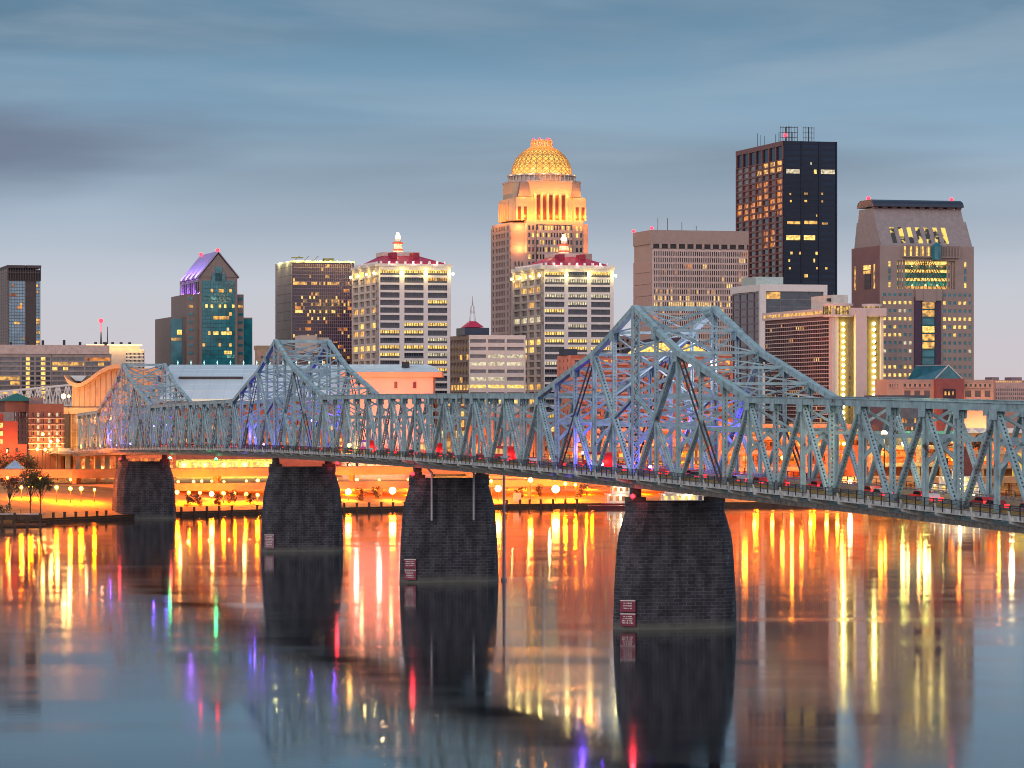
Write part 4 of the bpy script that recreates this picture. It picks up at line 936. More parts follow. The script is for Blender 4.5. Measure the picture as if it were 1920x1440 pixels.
# 17 white-framed block
b=Bld('office_block','white-framed office block with dark glass in front of the black skyscraper',1373,1428,1546,1500,533); f=b.fx
b.box('wall',.4,b.W,.4,b.D,0,b.H-.5,GLD)
b.facade('L',cols(1,b.D-.3,4,.88),zrows(b,549,14.5,16,12.5),M('lilac_frame',(.20,.155,.18)),picker(M('plum_glass2',(.06,.035,.055),.15,var=.4),[YEL2],.02,91),.3,ulim=(0,b.D),zlim=(0,b.z(548)),d0=-.3)
b.facade('F',cols(f(1437),f(1543),4,.97),zrows(b,547,14.5,16,13),M('steel_frame',(.2,.22,.24)),picker(GLB,[YEL2],.05,92,rows={15:(.55,YEL2)}),.25,ulim=(f(1435),f(1544)),zlim=(0,b.z(546)),d0=-.3)
m=MB(); m.box(-1,b.W+1,-1,b.D,b.z(546),b.H); m.box(-1,f(1435),-1,1,0,b.z(546)); m.box(f(1543),b.W+1,-.9,1,0,b.z(546)); m.build('white_frame',WHITE,b.o)
b.box('plant_room',f(1425),f(1477),6,25,b.H,b.z(518),M('mint_panel',(.45,.58,.55),.6)); b.flush(80)
# 18 riverfront hotel with the light strips
b=Bld('riverfront_hotel','curved-top riverfront hotel with two vertical strips of yellow lamps and rounded roof turrets',1436,1565,1655,1330,570); f=b.fx; W,D=b.W,b.D
hb=M('hotel_brown',(.10,.055,.07),.5,var=.15); hp=M('hotel_cream',(.66,.56,.53),.6,var=.05)
H2=b.z(592); b.box('wall',.0,W,.6,D,0,H2,hb)
b.facade('L',cols(3.4,D-.6,30,.62),zrows(b,601,7.7,27,5.6),M('hotel_slab',(.16,.105,.115),.6),picker(GLD,[YEL,YEL2,M('red_glow_glass',(.3,.02,.03),.2)],.035,95),.35,ulim=(3,D),zlim=(0,H2))
m=MB(); 
for k in range(27): zz=b.z(600+k*7.7); m.box(-.62,-.36,3,D,zz-.16,zz+.16)
m.build('slab_edge',hp,b.o)
m=MB(); m.box(-1.2,1.5,-.2,3.2,0,H2); m.box(f(1565),f(1570.5),-.4,1,0,H2); m.box(f(1601),f(1621.5),-2.2,6,0,b.z(581)); m.box(f(1650),W+.2,-.4,1,0,H2); m.build('white_pier',hp,b.o)
for a,c in ((1571,1600.5),(1622,1649.5)):
    b.facade('F',[(f(a+.5),f(a+3.5)),(f(c-9),f(c-5))],zrows(b,606,11,19,6),M('hotel_olive',(.17,.13,.07),.6),lambda *q:GLG if R.random()<.7 else GLD,.3,ulim=(f(a),f(c)),zlim=(0,H2),d0=-.5)
lampsY=[607+k*11.1 for k in range(17)]
for px_ in (1580.5,1638):
    for y in lampsY:
        z_=b.zf(y,px_); x_=f(px_)
        m=MB(); m.ball((x_,-.6,z_),.62,10,6); m.build('facade_lamp',LAMPY,b.o)
    for y in lampsY[::2]:
        plight((f(px_),-1.9,b.zf(y,px_)),90,(.9,1,.1),.3,parent=b.o)
# crown band with arched lit windows, and turrets
m=MB(); m.box(-1.6,1.4,0,D,H2,b.z(577)); m.box(-1.6,W+1,-1.6,8,H2+.0,b.z(577)); m.build('crown_band',hp,b.o)
for k in range(22):
    y0=3+k*(D-4)/22; m=MB(); m.box(-1.8,-1.55,y0,y0+(D-4)/22*.62,H2+.9,b.z(577)-1.0); m.build('arched_window',YEL2,b.o)
for (c0,c1,yt,yb) in ((1548,1603,569,594),(1622,1658,569,594)):
    xa,xb_=f(c0) if c0>1560 else -3.6,f(c1); c=(xa+xb_)/2; rad=(xb_-xa)/2
    m=MB(); m.cyl((c,3),rad,b.z(yb),b.z(yb-4),28); m.cyl((c,3),rad,b.z(yt+5),b.z(yt),28); t_=m.build('turret',hp,b.o)
    m=MB(); m.cyl((c,3),rad-.5,b.z(yb-4),b.z(yt+5),28); m.build('turret_window',E('turret_glass',(1,.62,.16),1.0,(.12,.06,.02),.8),t_)
    m=MB()
    for q in range(28): a=2*math.pi*q/28; m.cyl((c+(rad-.35)*math.cos(a),3+(rad-.35)*math.sin(a)),.13,b.z(yb-4),b.z(yt+5),5)
    m.build('turret_mullion',DARKM,t_)
b.box('penthouse',1.5,f(1600),6,31,H2,b.z(553,0,8),M('pale_penthouse',(.60,.62,.56),.6))
m=MB(); m.beam((f(1580),10,b.z(553)),(f(1580),10,b.z(545)),.3,.3); m.box(f(1565),f(1572),8,9,b.z(564),b.z(558)); m.box(f(1585),f(1597),8,9,b.z(564),b.z(557)); m.build('roof_plant',DARKM,b.o)
b.flush(70)
# 19 stone tower with loggia
b=Bld('pink_stone_tower','stepped pink granite tower with barrel roof, yellow-lit loggia and square windows, far right',1598,1650,1826,1560,460); f=b.fx; W,D,H=b.W,b.D,b.H
gp=M('pink_granite',(.23,.12,.12),.55,var=.12,scale=.15); gp2=M('grey_granite',(.33,.27,.25),.55,var=.1,scale=.15)
LZ0,LZ1=b.z(541),b.z(488); lx0,lx1=f(1682),f(1791)
m=MB(); m.box(0,W,0,D,0,LZ0); m.box(0,lx0,0,D,LZ0,LZ1); m.box(lx1,W,0,D,LZ0,LZ1); m.box(lx0,lx1,7,D,LZ0,LZ1); m.box(0,W,0,D,LZ1,H); m.build('wall',gp2,b.o)
m=MB(); m.box(-.35,-.0,0,D,0,H); m.build('side_wall',gp,b.o)
# loggia glass bands
for k,(ya,yb,mt) in enumerate(((488.5,494.5,YEL),(495,503,GLT),(503.5,509,YEL),(509.5,519,GLT),(519.5,525,YEL),(525.5,534.5,GLT),(535,540.5,YEL2))):
    m=MB(); m.box(lx0,lx1,6.6,6.95,b.z(yb),b.z(ya)); m.build('loggia_glazing',mt,b.o)
m=MB()
cxl=(lx0+lx1)/2+1
for sg in (-1,1):
    for q in range(6): m.beam((cxl+sg*(1+q*2.3),3,LZ0),(cxl+sg*q*.8,4.5,LZ1),.28,.28)
    for q in range(4): m.beam((cxl,4,LZ0+3+q*3),(cxl+sg*12,4.5,LZ1-.5-q*.8),.2,.2)
m.build('truss_brace',M('dark_truss',(.09,.03,.03)),b.o)
m=MB()
for x in (1687,1692,1697,1779,1784,1788): m.cyl((f(x),1.4),.55,LZ0,LZ1,8)
m.build('loggia_column',gp2,b.o)
for x,y in ((1666,0),(1808,0)):
    for k in range(4): m=MB(); m.box(f(x),f(x+3.5),-.2,.05,b.z(499+k*13),b.z(490+k*13)); m.build('window',(YEL if k in (0,3) else GLT),b.o)
for sx in (1700,1725,1750,1772): plight((f(sx),3.5,LZ0+2),350,(1,.75,.25),.4,parent=b.o); plight((f(sx),3.5,LZ1-2),350,(1,.75,.25),.4,parent=b.o)
# punched windows
zs=[(b.z(549+k*15.1+6),b.z(549+k*15.1)) for k in range(12)]
rws={11-1:(.85,YEL),11-3:(1,YEL),11-4:(.7,YEL),11-7:(.45,PALE),11-10:(1,YEL),11-9:(.5,YEL)}
b.facade('F',cols(f(1653.5),f(1711),6,.56),zs,gp2,picker(GLT,[YEL,PALE],.15,101,rows=rws),.35)
b.facade('F',cols(f(1766),f(1823),6,.56),zs,gp2,picker(GLT,[YEL,PALE],.12,102,rows={11-1:(.8,YEL),11-3:(1,YEL),11-4:(.85,YEL),11-10:(.5,YEL),11-9:(.1,YEL)}),.35)
b.box('dark_pier',f(1714),f(1727),-.6,0,0,b.z(556),M('plum_stone',(.06,.03,.075),.4)); b.box('dark_pier',f(1753),f(1763.5),-.6,0,0,b.z(556),M('plum_stone',(.06,.03,.075),.4))
b.facade('F',[(f(1729),f(1752))],[(b.z(566+k*15+12),b.z(566+k*15)) for k in range(10)],M('teal_frame',(.02,.12,.13)),picker(GLT,[YEL2],.0,103,rows={9-0:(1,YEL2),9-1:(1,YEL2),9-3:(1,YEL),9-4:(1,YEL2),9-5:(.8,YEL2),9-9:(1,YEL)}),.4)
b.box('keystone',f(1715),f(1764),-1.4,0,b.z(563),b.z(541),gp2); b.box('keystone',f(1729),f(1752),-1.8,-1.35,b.z(566),b.z(542),gp2)
# side face
for k,(ya,yb,ua,ub,mt) in enumerate(((495,503,1621,1634,YEL),(505,511,1621,1634,YEL2),(512,540,1623,1634,GLD),(494,540,1604,1606,YEL2),(494,540,1640,1642,YEL2),(565,590,1607,1646,None))):
    if mt is None: continue
    m=MB(); m.box(-.6,-.3,b.sy(ub),b.sy(ua),b.z(yb),b.z(ya)); m.build('window',mt,b.o)
b.flush(92)
# crown
zc1=b.z(390); zc2=b.z(380)
mb=MB(); fr_=.0
zq=b.z(413,0,D*.2); zc1=b.z(390,0,D*.3)
lo=[(.6,0,H),(W-.8,0,H),(W-.8,D*.97,H),(.6,D*.97,H)]; md=[(.6,D*.22,zq),(W-.8,D*.22,zq),(W-.8,D*.88,zq),(.6,D*.88,zq)]
md2=[(.9,D*.235,zq-.02),(W-1.6,D*.235,zq-.02),(W-1.6,D*.86,zq-.02),(.9,D*.86,zq-.02)]; tp=[(1.0,D*.31,zc1),(W-1.9,D*.31,zc1),(W-1.9,D*.82,zc1),(1.0,D*.82,zc1)]
mb.loft([lo,md]); mb.loft([md2,tp]); mb.build('crown',M('tile_granite',(.30,.27,.27),.5,var=.15,scale=.5),b.o)
# barrel roof
n_=10; y0,y1=D*.25,D*.86; yc=(y0+y1)/2; rb=(y1-y0)/2; zz=b.z(387,0,D*.3); hb_=(b.z(375,0,D*.5)-zz)
mb=MB(); l0=[];l1=[]
for k in range(n_+1): a=math.pi*k/n_; l0.append((.3,yc-rb*math.cos(a),zz+hb_*min(1,1.35*math.sin(a)))); l1.append((W-1.2,yc-rb*math.cos(a),zz+hb_*min(1,1.35*math.sin(a))))
mb.loft([l0,l1]); mb.build('barrel_roof',M('navy_roof',(.025,.04,.07),.35),b.o)
for k in range(10): x=2+k*(W-5)/9; mb=MB(); mb.box(x-1.2,x+1.2,D*.29,D*.35,zc1-.1,zz+1.2); mb.build('clerestory_post',gp,b.o)
for k in range(7):
    x=f(1674+k*16.2); mb=MB(); h0,h1=b.z(455),b.z(424); y_0,y_1=D*.22*(h0-H)/(zq-H)-.1,D*.22*(h1-H)/(zq-H)-.1
    mb.ext([(x+.4,y_0,h0),(x+2.5,y_0,h0),(x+2.5,y_1,h1),(x+.4,y_1,h1)],(0,.5,0)); mb.build('slot_window',E('slot_glow',(1,.72,.15),1.1,(.02,.02,.02),.16,thr=(.50,.56)) ,b.o)
mb=MB(); mb.box(f(1692),f(1797),-1.6,0,b.z(482),b.z(480)); mb.box(f(1692),f(1797),-1.5,-1.3,b.z(461),b.z(459.5))
for k in range(20): x=f(1692)+(f(1797)-f(1692))*k/19; mb.box(x-.22,x+.22,-1.5,-1.1,b.z(480),b.z(460))
mb.build('balcony',gp2,b.o)
for k in range(5): mb=MB(); mb.box(f(1693+k*11),f(1700+k*11),-.25,.05,b.z(479),b.z(461)); mb.build('window',YEL,b.o)
mb=MB(); x=f(1753); mb.cyl((x,-2),2.2,b.z(486),b.z(460),8); mb.cyl((x,-2),2.4,b.z(460),b.z(453),8,r2=.1); mb.build('oriel',GLT,b.o)
for x_,lab in ((2,0),(W-3,0)): m=MB(); m.ball((x_,yc,zz+hb_+1),.9,10,6); m.build('beacon',LAMPR,b.o)
# convention blocks, pyramid
pb=M('pink_brick',(.55,.32,.25),.75,var=.1,scale=.2)
b=Bld('convention_hall','low pink stone hall with small dark windows and dark red central portal',1640,1663,1863,1300,711.5); f=b.fx
b.box('wall',0,b.W,0,b.D,0,b.H,pb)
b.box('portal',f(1751),f(1803),-2.5,0,0,b.H+.4,M('maroon_stone',(.27,.075,.07),.6)); b.box('portal_recess',f(1764),f(1787),-2.7,-2.4,b.z(790),b.z(729),M('dark_recess',(.04,.015,.03)))
for k in range(3): b.box('lit_window',f(1766+k*7),f(1769+k*7),-2.9,-2.65,b.z(741),b.z(734),YEL2)
for (a,e,n_) in ((1692,1747,6),(1806,1860,6)): b.facade('F',cols(f(a),f(e),n_,.42),[(b.z(725),b.z(719.5))],pb,lambda *q:GLD,.35)
for (a,e,n_) in ((1692,1747,3),(1806,1860,3)): b.facade('F',cols(f(a),f(e),n_,.6),[(b.z(744),b.z(732))],pb,lambda *q:GLBR,.35); b.facade('F',cols(f(a),f(e),n_,.6),[(b.z(770),b.z(748))],pb,lambda *q:YEL2 if R.random()<.5 else GLBR,.35)
b.facade('F',cols(f(1667),f(1684),4,.4),[(b.z(725),b.z(719.5))],pb,lambda *q:GLD,.35); b.flush()
for x in (1700,1725,1812,1835,1858): plight((f(x),-5,b.z(800)),2300,(1,.5,.2),.5,parent=b.o)
p_=thing('glass_pyramid','teal glass pyramid skylight with white ridge rising behind the low pink hall','pyramid roof',(wx(1765,1400),1400,wz(715,1400)),TH)
s=1400/F; m=MB(); h=30*s; hw=32*s; m.add([(-hw,-8,0),(hw,-8,0),(hw,22,0),(-hw,22,0),(0,-8+.5,h),(-4,18,h)],[(0,1,4),(1,2,5,4),(2,3,5),(3,0,4,5),(3,2,1,0)]); m.build('glazing',GLT,p_)
m=MB(); m.beam((-hw,-8.1,0),(0,-7.6,h),.4,.4); m.beam((hw,-8.1,0),(0,-7.6,h),.4,.4); m.beam((0,-7.6,h),(-4,18,h),.4,.4); m.build('ridge_bar',WHITE,p_)
m=MB(); m.box(-hw,hw,-8,22,-20,0); m.build('base_wall',M('tan_wall',(.45,.32,.25)),p_)
b=Bld('pink_office_block','pale pink banded office block cut by the right edge',1862,1864,2010,1420,713); f=b.fx
b.box('wall',0,b.W,0,b.D,0,b.H,pb); b.facade('F',cols(.5,b.W-.5,40,.6),[(b.z(717),b.z(714)),(b.z(733),b.z(728.5)),(b.z(741),b.z(736)),(b.z(749),b.z(744.5)),(b.z(757),b.z(753))],M('pink_pale',(.62,.42,.38)),lambda i,j,n,m:YEL2 if j==4 and i<14 else GLG,.3); b.flush(80)
b.box('plant_room',f(1868),f(1882),5,12,b.H,b.z(707),M('mauve_box',(.3,.22,.25))); b.box('plant_room',f(1905),f(1925),5,12,b.H,b.z(707),M('mauve_box',(.3,.22,.25)))
# dark blue pavilion with teal band
b=Bld('restaurant_pavilion','dark blue tiered restaurant pavilion with a teal fascia behind the right-hand trusses',1655,1656,1742,1262,741); f=b.fx
b.box('wall',0,b.W,0,20,0,b.H,M('navy_wall',(.05,.07,.12)))
b.facade('F',cols(f(1684),f(1741),10,.8),[(b.z(793),b.z(784)),(b.z(807),b.z(800)),(b.z(752),b.z(748))],M('navy_wall2',(.08,.09,.15)),picker(GLB,[YEL2,ORA],.5,111),.4); b.flush()
b.box('fascia',f(1684),f(1790),-6,0,b.z(817),b.z(808),M('teal_fascia',(.10,.42,.40),.5)); b.box('terrace',f(1684),f(1790),-5.5,0,b.z(840),b.z(837),CONC)
for x in (1695,1715,1735,1760): plight((f(x),-4,b.z(822)),1600,(1,.55,.15),.4,parent=b.o)
# red brick apartment house behind the bridge tower
b=Bld('brick_apartment_house','wide red brick apartment house with balconies behind the right bridge tower',1046,1071,1374,1330,666); f=b.fx
rb_=M('red_brick',(.42,.15,.09),.8,var=.15,scale=.2); b.box('wall',0,b.W,0,b.D,0,b.H,rb_)
b.facade('F',cols(.8,b.W-.8,22,.62),zrows(b,675,13.8,14,8),M('salmon_brick',(.55,.24,.17),.8,var=.12),picker(GLD,[YEL2,YEL,ORA],.17,121),.45,ulim=(0,b.W),zlim=(0,b.z(672)))
b.facade('L',cols(1.5,b.D-1,3,.28),zrows(b,673,13.8,13,6),M('coral_brick',(.60,.27,.20),.8,var=.1),lambda *a:GLD,.3,ulim=(0,b.D),zlim=(0,b.H))
m=MB()
for k in range(14):
    zz=b.z(683.5+k*13.8)
    for q in range(11): u=1.2+q*(b.W-2)/11; m.box(u,u+(b.W-2)/11*.7,-1.9,-.4,zz-.15,zz+.05); m.box(u,u+(b.W-2)/11*.7,-1.9,-1.82,zz+.05,zz+.9)
m.build('balconies',M('balcony_pink',(.5,.3,.26),.7),b.o)['kind']='stuff'; b.flush(92)
b.box('plant_room',-1,f(1088),4,14,b.H,b.z(654),M('navy_block',(.02,.04,.08),.3)); 
for k in range(9): plight((b.W*(.06+.11*k),-7,b.z(838)),3600,(1,.26,.06),.6,parent=b.o)
b=Bld('arched_hall','hall with a shallow arched roof and yellow-lit clerestory seen through the right bridge tower',1164,1168,1332,1500,668); f=b.fx
b.box('wall',0,b.W,0,b.D,0,b.H,CREAM); n_=12; l0=[];l1=[]
for k in range(n_+1): a=math.pi*k/n_; x=b.W/2-b.W/2*math.cos(a); z_=b.H+(b.z(632)-b.H)*math.sin(a); l0.append((x,-2,z_)); l1.append((x,b.D,z_))
m=MB(); m.loft([l0,l1]); m.build('roof',M('dusky_roof',(.10,.07,.1)),b.o); m=MB(); l2=[(p[0]*.94+b.W*.03,-2.2,b.H+(p[2]-b.H)*.72) for p in l0]; m.ext(l2,(0,.15,0)); m.build('clerestory',YEL,b.o)
b=Bld('low_block','small tan stone block with dark windows left of the arched hall',1149,1152,1192,1520,630); b.box('wall',0,b.W,0,b.D,0,b.H,M('tan_stone2',(.42,.30,.26))); b.facade('F',cols(.5,b.W-.5,4,.45),zrows(b,636,10,6,5),M('tan_stone2',(.42,.30,.26)),lambda *a:GLD,.3); b.flush()
# orange-lit brick and garage buildings at mid level
def simple(name,label,xl,xc,xr,Y,yt,wall,nc,rows_,pitch,y0,h,pk,fill=.6,seed=0,lights=None,g=9.0):
    b=Bld(name,label,xl,xc,xr,Y,yt,g=g); b.box('wall',0,b.W,0,b.D,0,b.H,wall)
    if nc: b.facade('F',cols(.6,b.W-.6,nc,fill),zrows(b,y0,pitch,rows_,h),wall,pk,.35)
    b.flush(60)
    if lights:
        n,yy_,e,c=lights
        for k in range(n): plight((b.W*(k+.5)/n,-5,b.z(yy_)),e,c,.5,parent=b.o)
    return b
bh=simple('brick_warehouse','orange-lit brick warehouse with tall panels under the white banded block',873,876,1000,1290,774,M('orange_brick',(.48,.17,.09),.8,var=.2,scale=.1),5,2,30,786,16,lambda *a:M('maroon_panel',(.22,.04,.04)),.5,lights=(4,862,4500,(1,.42,.12)))
simple('brick_warehouse','small dark brick house between the warehouse and the apartment house',1001,1003,1046,1285,790,M('dark_brick',(.2,.08,.07),.8),3,3,18,800,9,picker(GLD,[YEL],.4,5),lights=(1,860,3000,(1,.6,.2)))
simple('glass_pavilion','bronze glass pavilion glowing yellow under the left white tower',812,815,874,1295,742,M('bronze_wall',(.16,.09,.06),.5),6,6,20,748,13,picker(GLBR,[YEL2,YEL],.35,6),.85,lights=(2,850,2500,(1,.7,.2)))

# 6 the arena
AY=1285
b=Bld('riverfront_arena','arena with sweeping tan wave roofline, pale blue metal roof and coral right end',120,124,828,AY,748,ang=0.0); f=b.fx; z=b.z
tan=M('arena_tan',(.56,.34,.21),.7,var=.07,scale=.3); roofm=M('metal_roof',(.66,.84,.90),.4,metal=.1,var=.08,scale=.05,stretch=(1,.2,1))
b.box('wall',f(232),f(812),1,60,0,z(748),M('arena_maroon',(.24,.07,.06),.7))
b.facade('F',cols(f(312),f(655),26,.8),[(z(845),z(834)),(z(829),z(822)),(z(806),z(798))],M('arena_band',(.20,.07,.06)),picker(GLD,[YEL2,ORA],.45,131,rows={2:(.7,YEL2)}),.4,d0=-1); b.flush(78)
for k in range(6): plight((f(340+k*60),-5,z(836)),1500,(1,.55,.15),.5,parent=b.o)
# main roof: curved sheet from eave to ridge
def roofsheet(xa,xb_,ye,yr,dep,n=8,xcut=0):
    m=MB(); l=[]
    for k in range(n+1):
        t=k/n; yy_=-2+dep*t; zz=z(ye)+ (z(yr,0,dep)-z(ye))*math.sin(t*math.pi/2)**.9; l.append((yy_,zz))
    vs=[]
    for (yy_,zz) in l: vs+= [(xa,yy_,zz),(xb_-xcut*(yy_+2)/dep,yy_,zz)]
    fs=[(2*k,2*k+1,2*k+3,2*k+2) for k in range(n)]; m.add(vs,fs)
    o=len(vs); m.add([(v[0],v[1],v[2]-.6) for v in vs],[(2*k+2,2*k+3,2*k+1,2*k) for k in range(n)])
    m.box(xa,xb_,-2.1,-1.6,z(ye)-.9,z(ye)+.05)
    # standing seams
    x=xa
    while x<xb_-xcut:
        for k in range(n): m.beam((x,l[k][0],l[k][1]+.06),(x,l[k+1][0],l[k+1][1]+.06),.12,.12,(1,0,0))
        x+=6
    for k in range(1,n): m.beam((xa,l[k][0],l[k][1]+.05),(xb_-xcut*(l[k][0]+2)/dep,l[k][0],l[k][1]+.05),.14,.1)
    return m
roofsheet(f(300),f(655),748,684,46).build('roof',roofm,b.o)
b.box('roof_monitor',f(328),f(450),14,15.2,z(709,0,14),z(706,0,14),DARKM)
m=MB(); m.box(f(300),f(655),1-.2,1,z(752),z(748.5)); m.build('eave_trim',M('arena_red',(.35,.05,.04)),b.o)
for k in range(12):
    m=MB(); xx=f(312+k*25.5*1.0); m.cyl((xx,44),.12,z(684,0,44),z(681,0,44)+1,5); m.ball((xx,44,z(680,0,44)),.32,8,5); m.build('roof_lamp',E('roof_lamp_teal',(.5,1,.95),1.6),b.o)
# right end
co_=M('coral_wall',(.66,.36,.29),.7,var=.04,scale=.1)
b.box('end_wall',f(655),f(812),-3,40,0,z(707),co_)
roofsheet(f(640),f(829),699,684,30,xcut=7).build('roof',roofm,b.o)
m=MB(); m.box(f(640),f(829),-4.2,30,z(707),z(697.5)); m.build('end_fascia',M('coral_fascia',(.72,.33,.2),.6,var=.03),b.o)
for x in (742.5,778): b.box('window',f(x-3),f(x+3),-3.25,-2.95,z(728),z(716),M('dark_red_glass',(.12,.02,.03),.3))
b.box('roof_unit',f(752),f(766),8,12,z(684,0,10)-1,z(681,0,10)+.6,DARKM)
for k in range(4): plight((f(672+k*42),-16,z(800)),5200,(1,.30,.22),.8,parent=b.o)
for k in range(3): plight((f(680+k*55),-9,z(722)),1300,(1,.34,.16),.5,parent=b.o)
# the tan wave
top=[(122,703),(128,710),(136,716),(146,719.5),(154,718),(166,711),(180,700.5),(192,692),(204,686.5),(216,683.5),(236,683)]
m=MB(); up=[(f(x),0,z(y)) for x,y in top]; lw=[(f(x),0,z(y+(2 if x<126 else 7.5))) for x,y in top]
for (a,c,d_,e_) in zip(up,up[1:],lw[1:],lw):
    m.ext([(p[0],-3.5,p[2]) for p in (a,c,d_,e_)],(0,30,0))
m.build('wave_roof',M('wave_tan',(.70,.40,.22),.6,var=.04),b.o)
m=MB(); pts=[(136,724),(146,727),(154,725.5),(166,718),(180,708),(192,699.5),(204,694),(216,691),(236,690.5)]
poly=[(f(x),0,z(y)) for x,y in pts]+[(f(300),0,z(690.5)),(f(300),0,z(762)),(f(135),0,z(762))]
m.ext([(p[0],-.5,p[2]-.05) for p in poly],(0,20,0)); m.build('wave_wall',tan,b.o)
m=MB()
for x in range(139,300,10): 
    yt=[y for (xx,y) in pts if xx>=x]; m.box(f(x)-.12,f(x)+.12,-.65,-.5,z(762),z((yt[0] if yt else 691)+5))
m.build('panel_joint',M('joint_brown',(.3,.16,.1)),b.o)
for x in (144,164,178): b.box('wall_panel',f(x),f(x+8),-.62,-.45,z(745),z(727),M('arena_tan_dark',(.46,.27,.16)))
m=MB(); m.ext([(f(128),6,z(704)),(f(158),6,z(704)),(f(150),6,z(714)),(f(138),6,z(714))],(0,20,0)); m.build('roof_behind_wave',roofm,b.o)
b.box('dark_course',f(135),f(232),-1.0,0,z(764),z(762.2),DARKM); b.box('lower_wall',f(120),f(300),-1.4,2,z(776),z(764.2),tan)
b.box('curtain_wall',f(132),f(300),-.6,3,0,z(776.2),M('amber_glass',(.24,.15,.09),.2,spec=.7,var=.5,scale=.2))
m=MB()
for k in range(17): x=f(134)+(f(300)-f(134))*k/16; m.box(x-.12,x+.12,-.75,-.6,0,z(777))
for k in range(6): m.box(f(132),f(300),-.76,-.6,z(785+k*12),z(784.4+k*12))
m.build('curtain_mullion',M('mull_tan',(.4,.3,.2)),b.o)
b.box('dark_entry',f(120),f(131),-.9,2,0,z(777),M('charcoal_panel',(.07,.06,.065)))
for x in (140,170,200): plight((f(x),-14,z(786)),2300,(1,.45,.2),.6,parent=b.o)
for x in (150,185): plight((f(x),-6,z(838)),2500,(1,.5,.1),.5,parent=b.o)
# street level arcade below the arena
bb=simple('lit_arcade','yellow-green lit arcade at street level beneath the arena and bridge',328,330,520,1262,862,M('olive_wall',(.34,.32,.12),.7),8,1,30,866,15,picker(YEL2,[YEL],.6,7),.8,lights=(5,872,2600,(.85,.9,.2)),g=6)
simple('lit_arcade','pinkish lit street-level wall right of the second pier',640,642,760,1262,862,M('rose_wall',(.5,.33,.25),.7),7,1,30,868,9,picker(GLD,[YEL2],.2,8),.35,lights=(3,872,2600,(1,.55,.3)),g=6)
simple('brick_warehouse','dark brick warehouse with lit openings beneath the left end of the bridge',135,137,330,1240,853,M('dark_brick2',(.24,.09,.06),.8,var=.3,scale=.3),16,2,12,860,7,picker(GLBR,[ORA,YEL2],.4,9),.6,lights=(5,878,2400,(1,.4,.1)),g=5)
# 5 brick hotel and red brick house at far left
b=Bld('brick_hotel','brown brick hotel with three columns of pale-lit windows and a green hipped roof','x' and 26,54,119,1238,757,g=8); f=b.fx
bw=M('brown_brick',(.20,.085,.07),.8,var=.2,scale=.3); b.box('wall',0,b.W,0,b.D,0,b.H,bw)
zs=[(b.z(774+k*11.6+7),b.z(774+k*11.6)) for k in range(6)]
for x,w_ in ((71.5,4.5),(92,4.5),(107,4.5)): b.facade('F',[(f(x-w_/2),f(x+w_/2))],zs,bw,lambda i,j,n,m_:PALE if j!=4 or x!=107 else ORA,.25)
for x in (62,81,99,113): b.facade('F',[(f(x-1.2),f(x+1.2))],zs,bw,lambda *q:GLD,.25)
b.facade('L',cols(1,b.D-1,4,.4),zs,bw,lambda *q:GLD,.25); b.flush()
m=MB()
for k in range(6): zz=b.z(785+k*11.6); m.box(-.4,b.W+.3,-.55,-.27,zz-.12,zz+.12)
m.build('string_course',M('pale_course',(.6,.42,.33)),b.o)
m=MB(); xa,xb_=-9,f(72); zz=b.z(752); m.box(xa+1,xb_-1,6,24,b.H-3,zz); m.build('roof_base',bw,b.o)
m=MB(); mc=(xa+xb_)/2; m.add([(xa,5,zz),(xb_,5,zz),(xb_,25,zz),(xa,25,zz),(mc,13,b.z(737)),(mc,17,b.z(737))],[(0,1,4),(1,2,5,4),(2,3,5),(3,0,4,5),(3,2,1,0)]); m.build('roof',M('green_roof',(.02,.16,.12),.4),b.o)
b.box('plant_room',f(57),f(83),3,5,b.H,b.z(745),M('grey_box',(.25,.2,.2))); 
for k in range(4): plight((b.W*(.1+.27*k),-5,b.z(838)),3200,(1,.42,.1),.5,parent=b.o)
b=Bld('red_brick_house','low red brick house with yellow windows at the left edge','x' and -70,-69,50,1200,790,g=7); f=b.fx
rbk=M('crimson_brick',(.38,.07,.05),.8,var=.12); b.box('wall',0,b.W,0,18,0,b.z(833),rbk); b.box('upper_wall',f(-60),f(33),0,18,b.z(833),b.z(790),rbk); b.box('upper_wall',f(-60),f(7),1,18,b.z(790),b.z(775),rbk)
for y in (793,808.5,823): b.box('window',f(-3),f(5.5),-.2,.1,b.z(y+9),b.z(y),YEL)
for x in (-8,14,31): b.box('window',f(x-2),f(x+3),-.2,.1,b.z(849),b.z(840),GLD)
for x in (-10,15,40): plight((f(x),-5,b.z(846)),2600,(1,.33,.08),.5,parent=b.o)
# pale footbridge truss far left
fb=thing('white_truss_bridge','distant white steel truss bridge crossing behind the brick hotel at the left edge','bridge',(0,0,0))
Y1=1330; m=MB(); n_=9
for k in range(n_):
    xa,xb_=-20+k*18,-20+(k+1)*18; yta,ytb=736-k*1.75,736-(k+1)*1.75
    A=(wx(xa,Y1),Y1,wz(yta,Y1)); Bq=(wx(xb_,Y1),Y1,wz(ytb,Y1)); A2=(A[0],Y1,wz(760,Y1)); B2=(Bq[0],Y1,wz(760,Y1)); mid=((A2[0]+B2[0])/2,Y1,A2[2])
    for dy in (0,8):
        o=Vector((0,dy,0)); m.beam(Vector(A)+o,Vector(Bq)+o,.6,.6); m.beam(Vector(A2)+o,Vector(B2)+o,.6,.6); m.beam(Vector(A)+o,Vector(mid)+o,.35,.35); m.beam(Vector(Bq)+o,Vector(mid)+o,.35,.35); m.beam(Vector(A)+o,Vector(A2)+o,.3,.3)
m.build('truss',WHITE,fb); m=MB(); m.box(wx(-20,Y1),wx(140,Y1),Y1,Y1+8,wz(765,Y1),wz(760.5,Y1)); m.build('deck',CONC,fb)
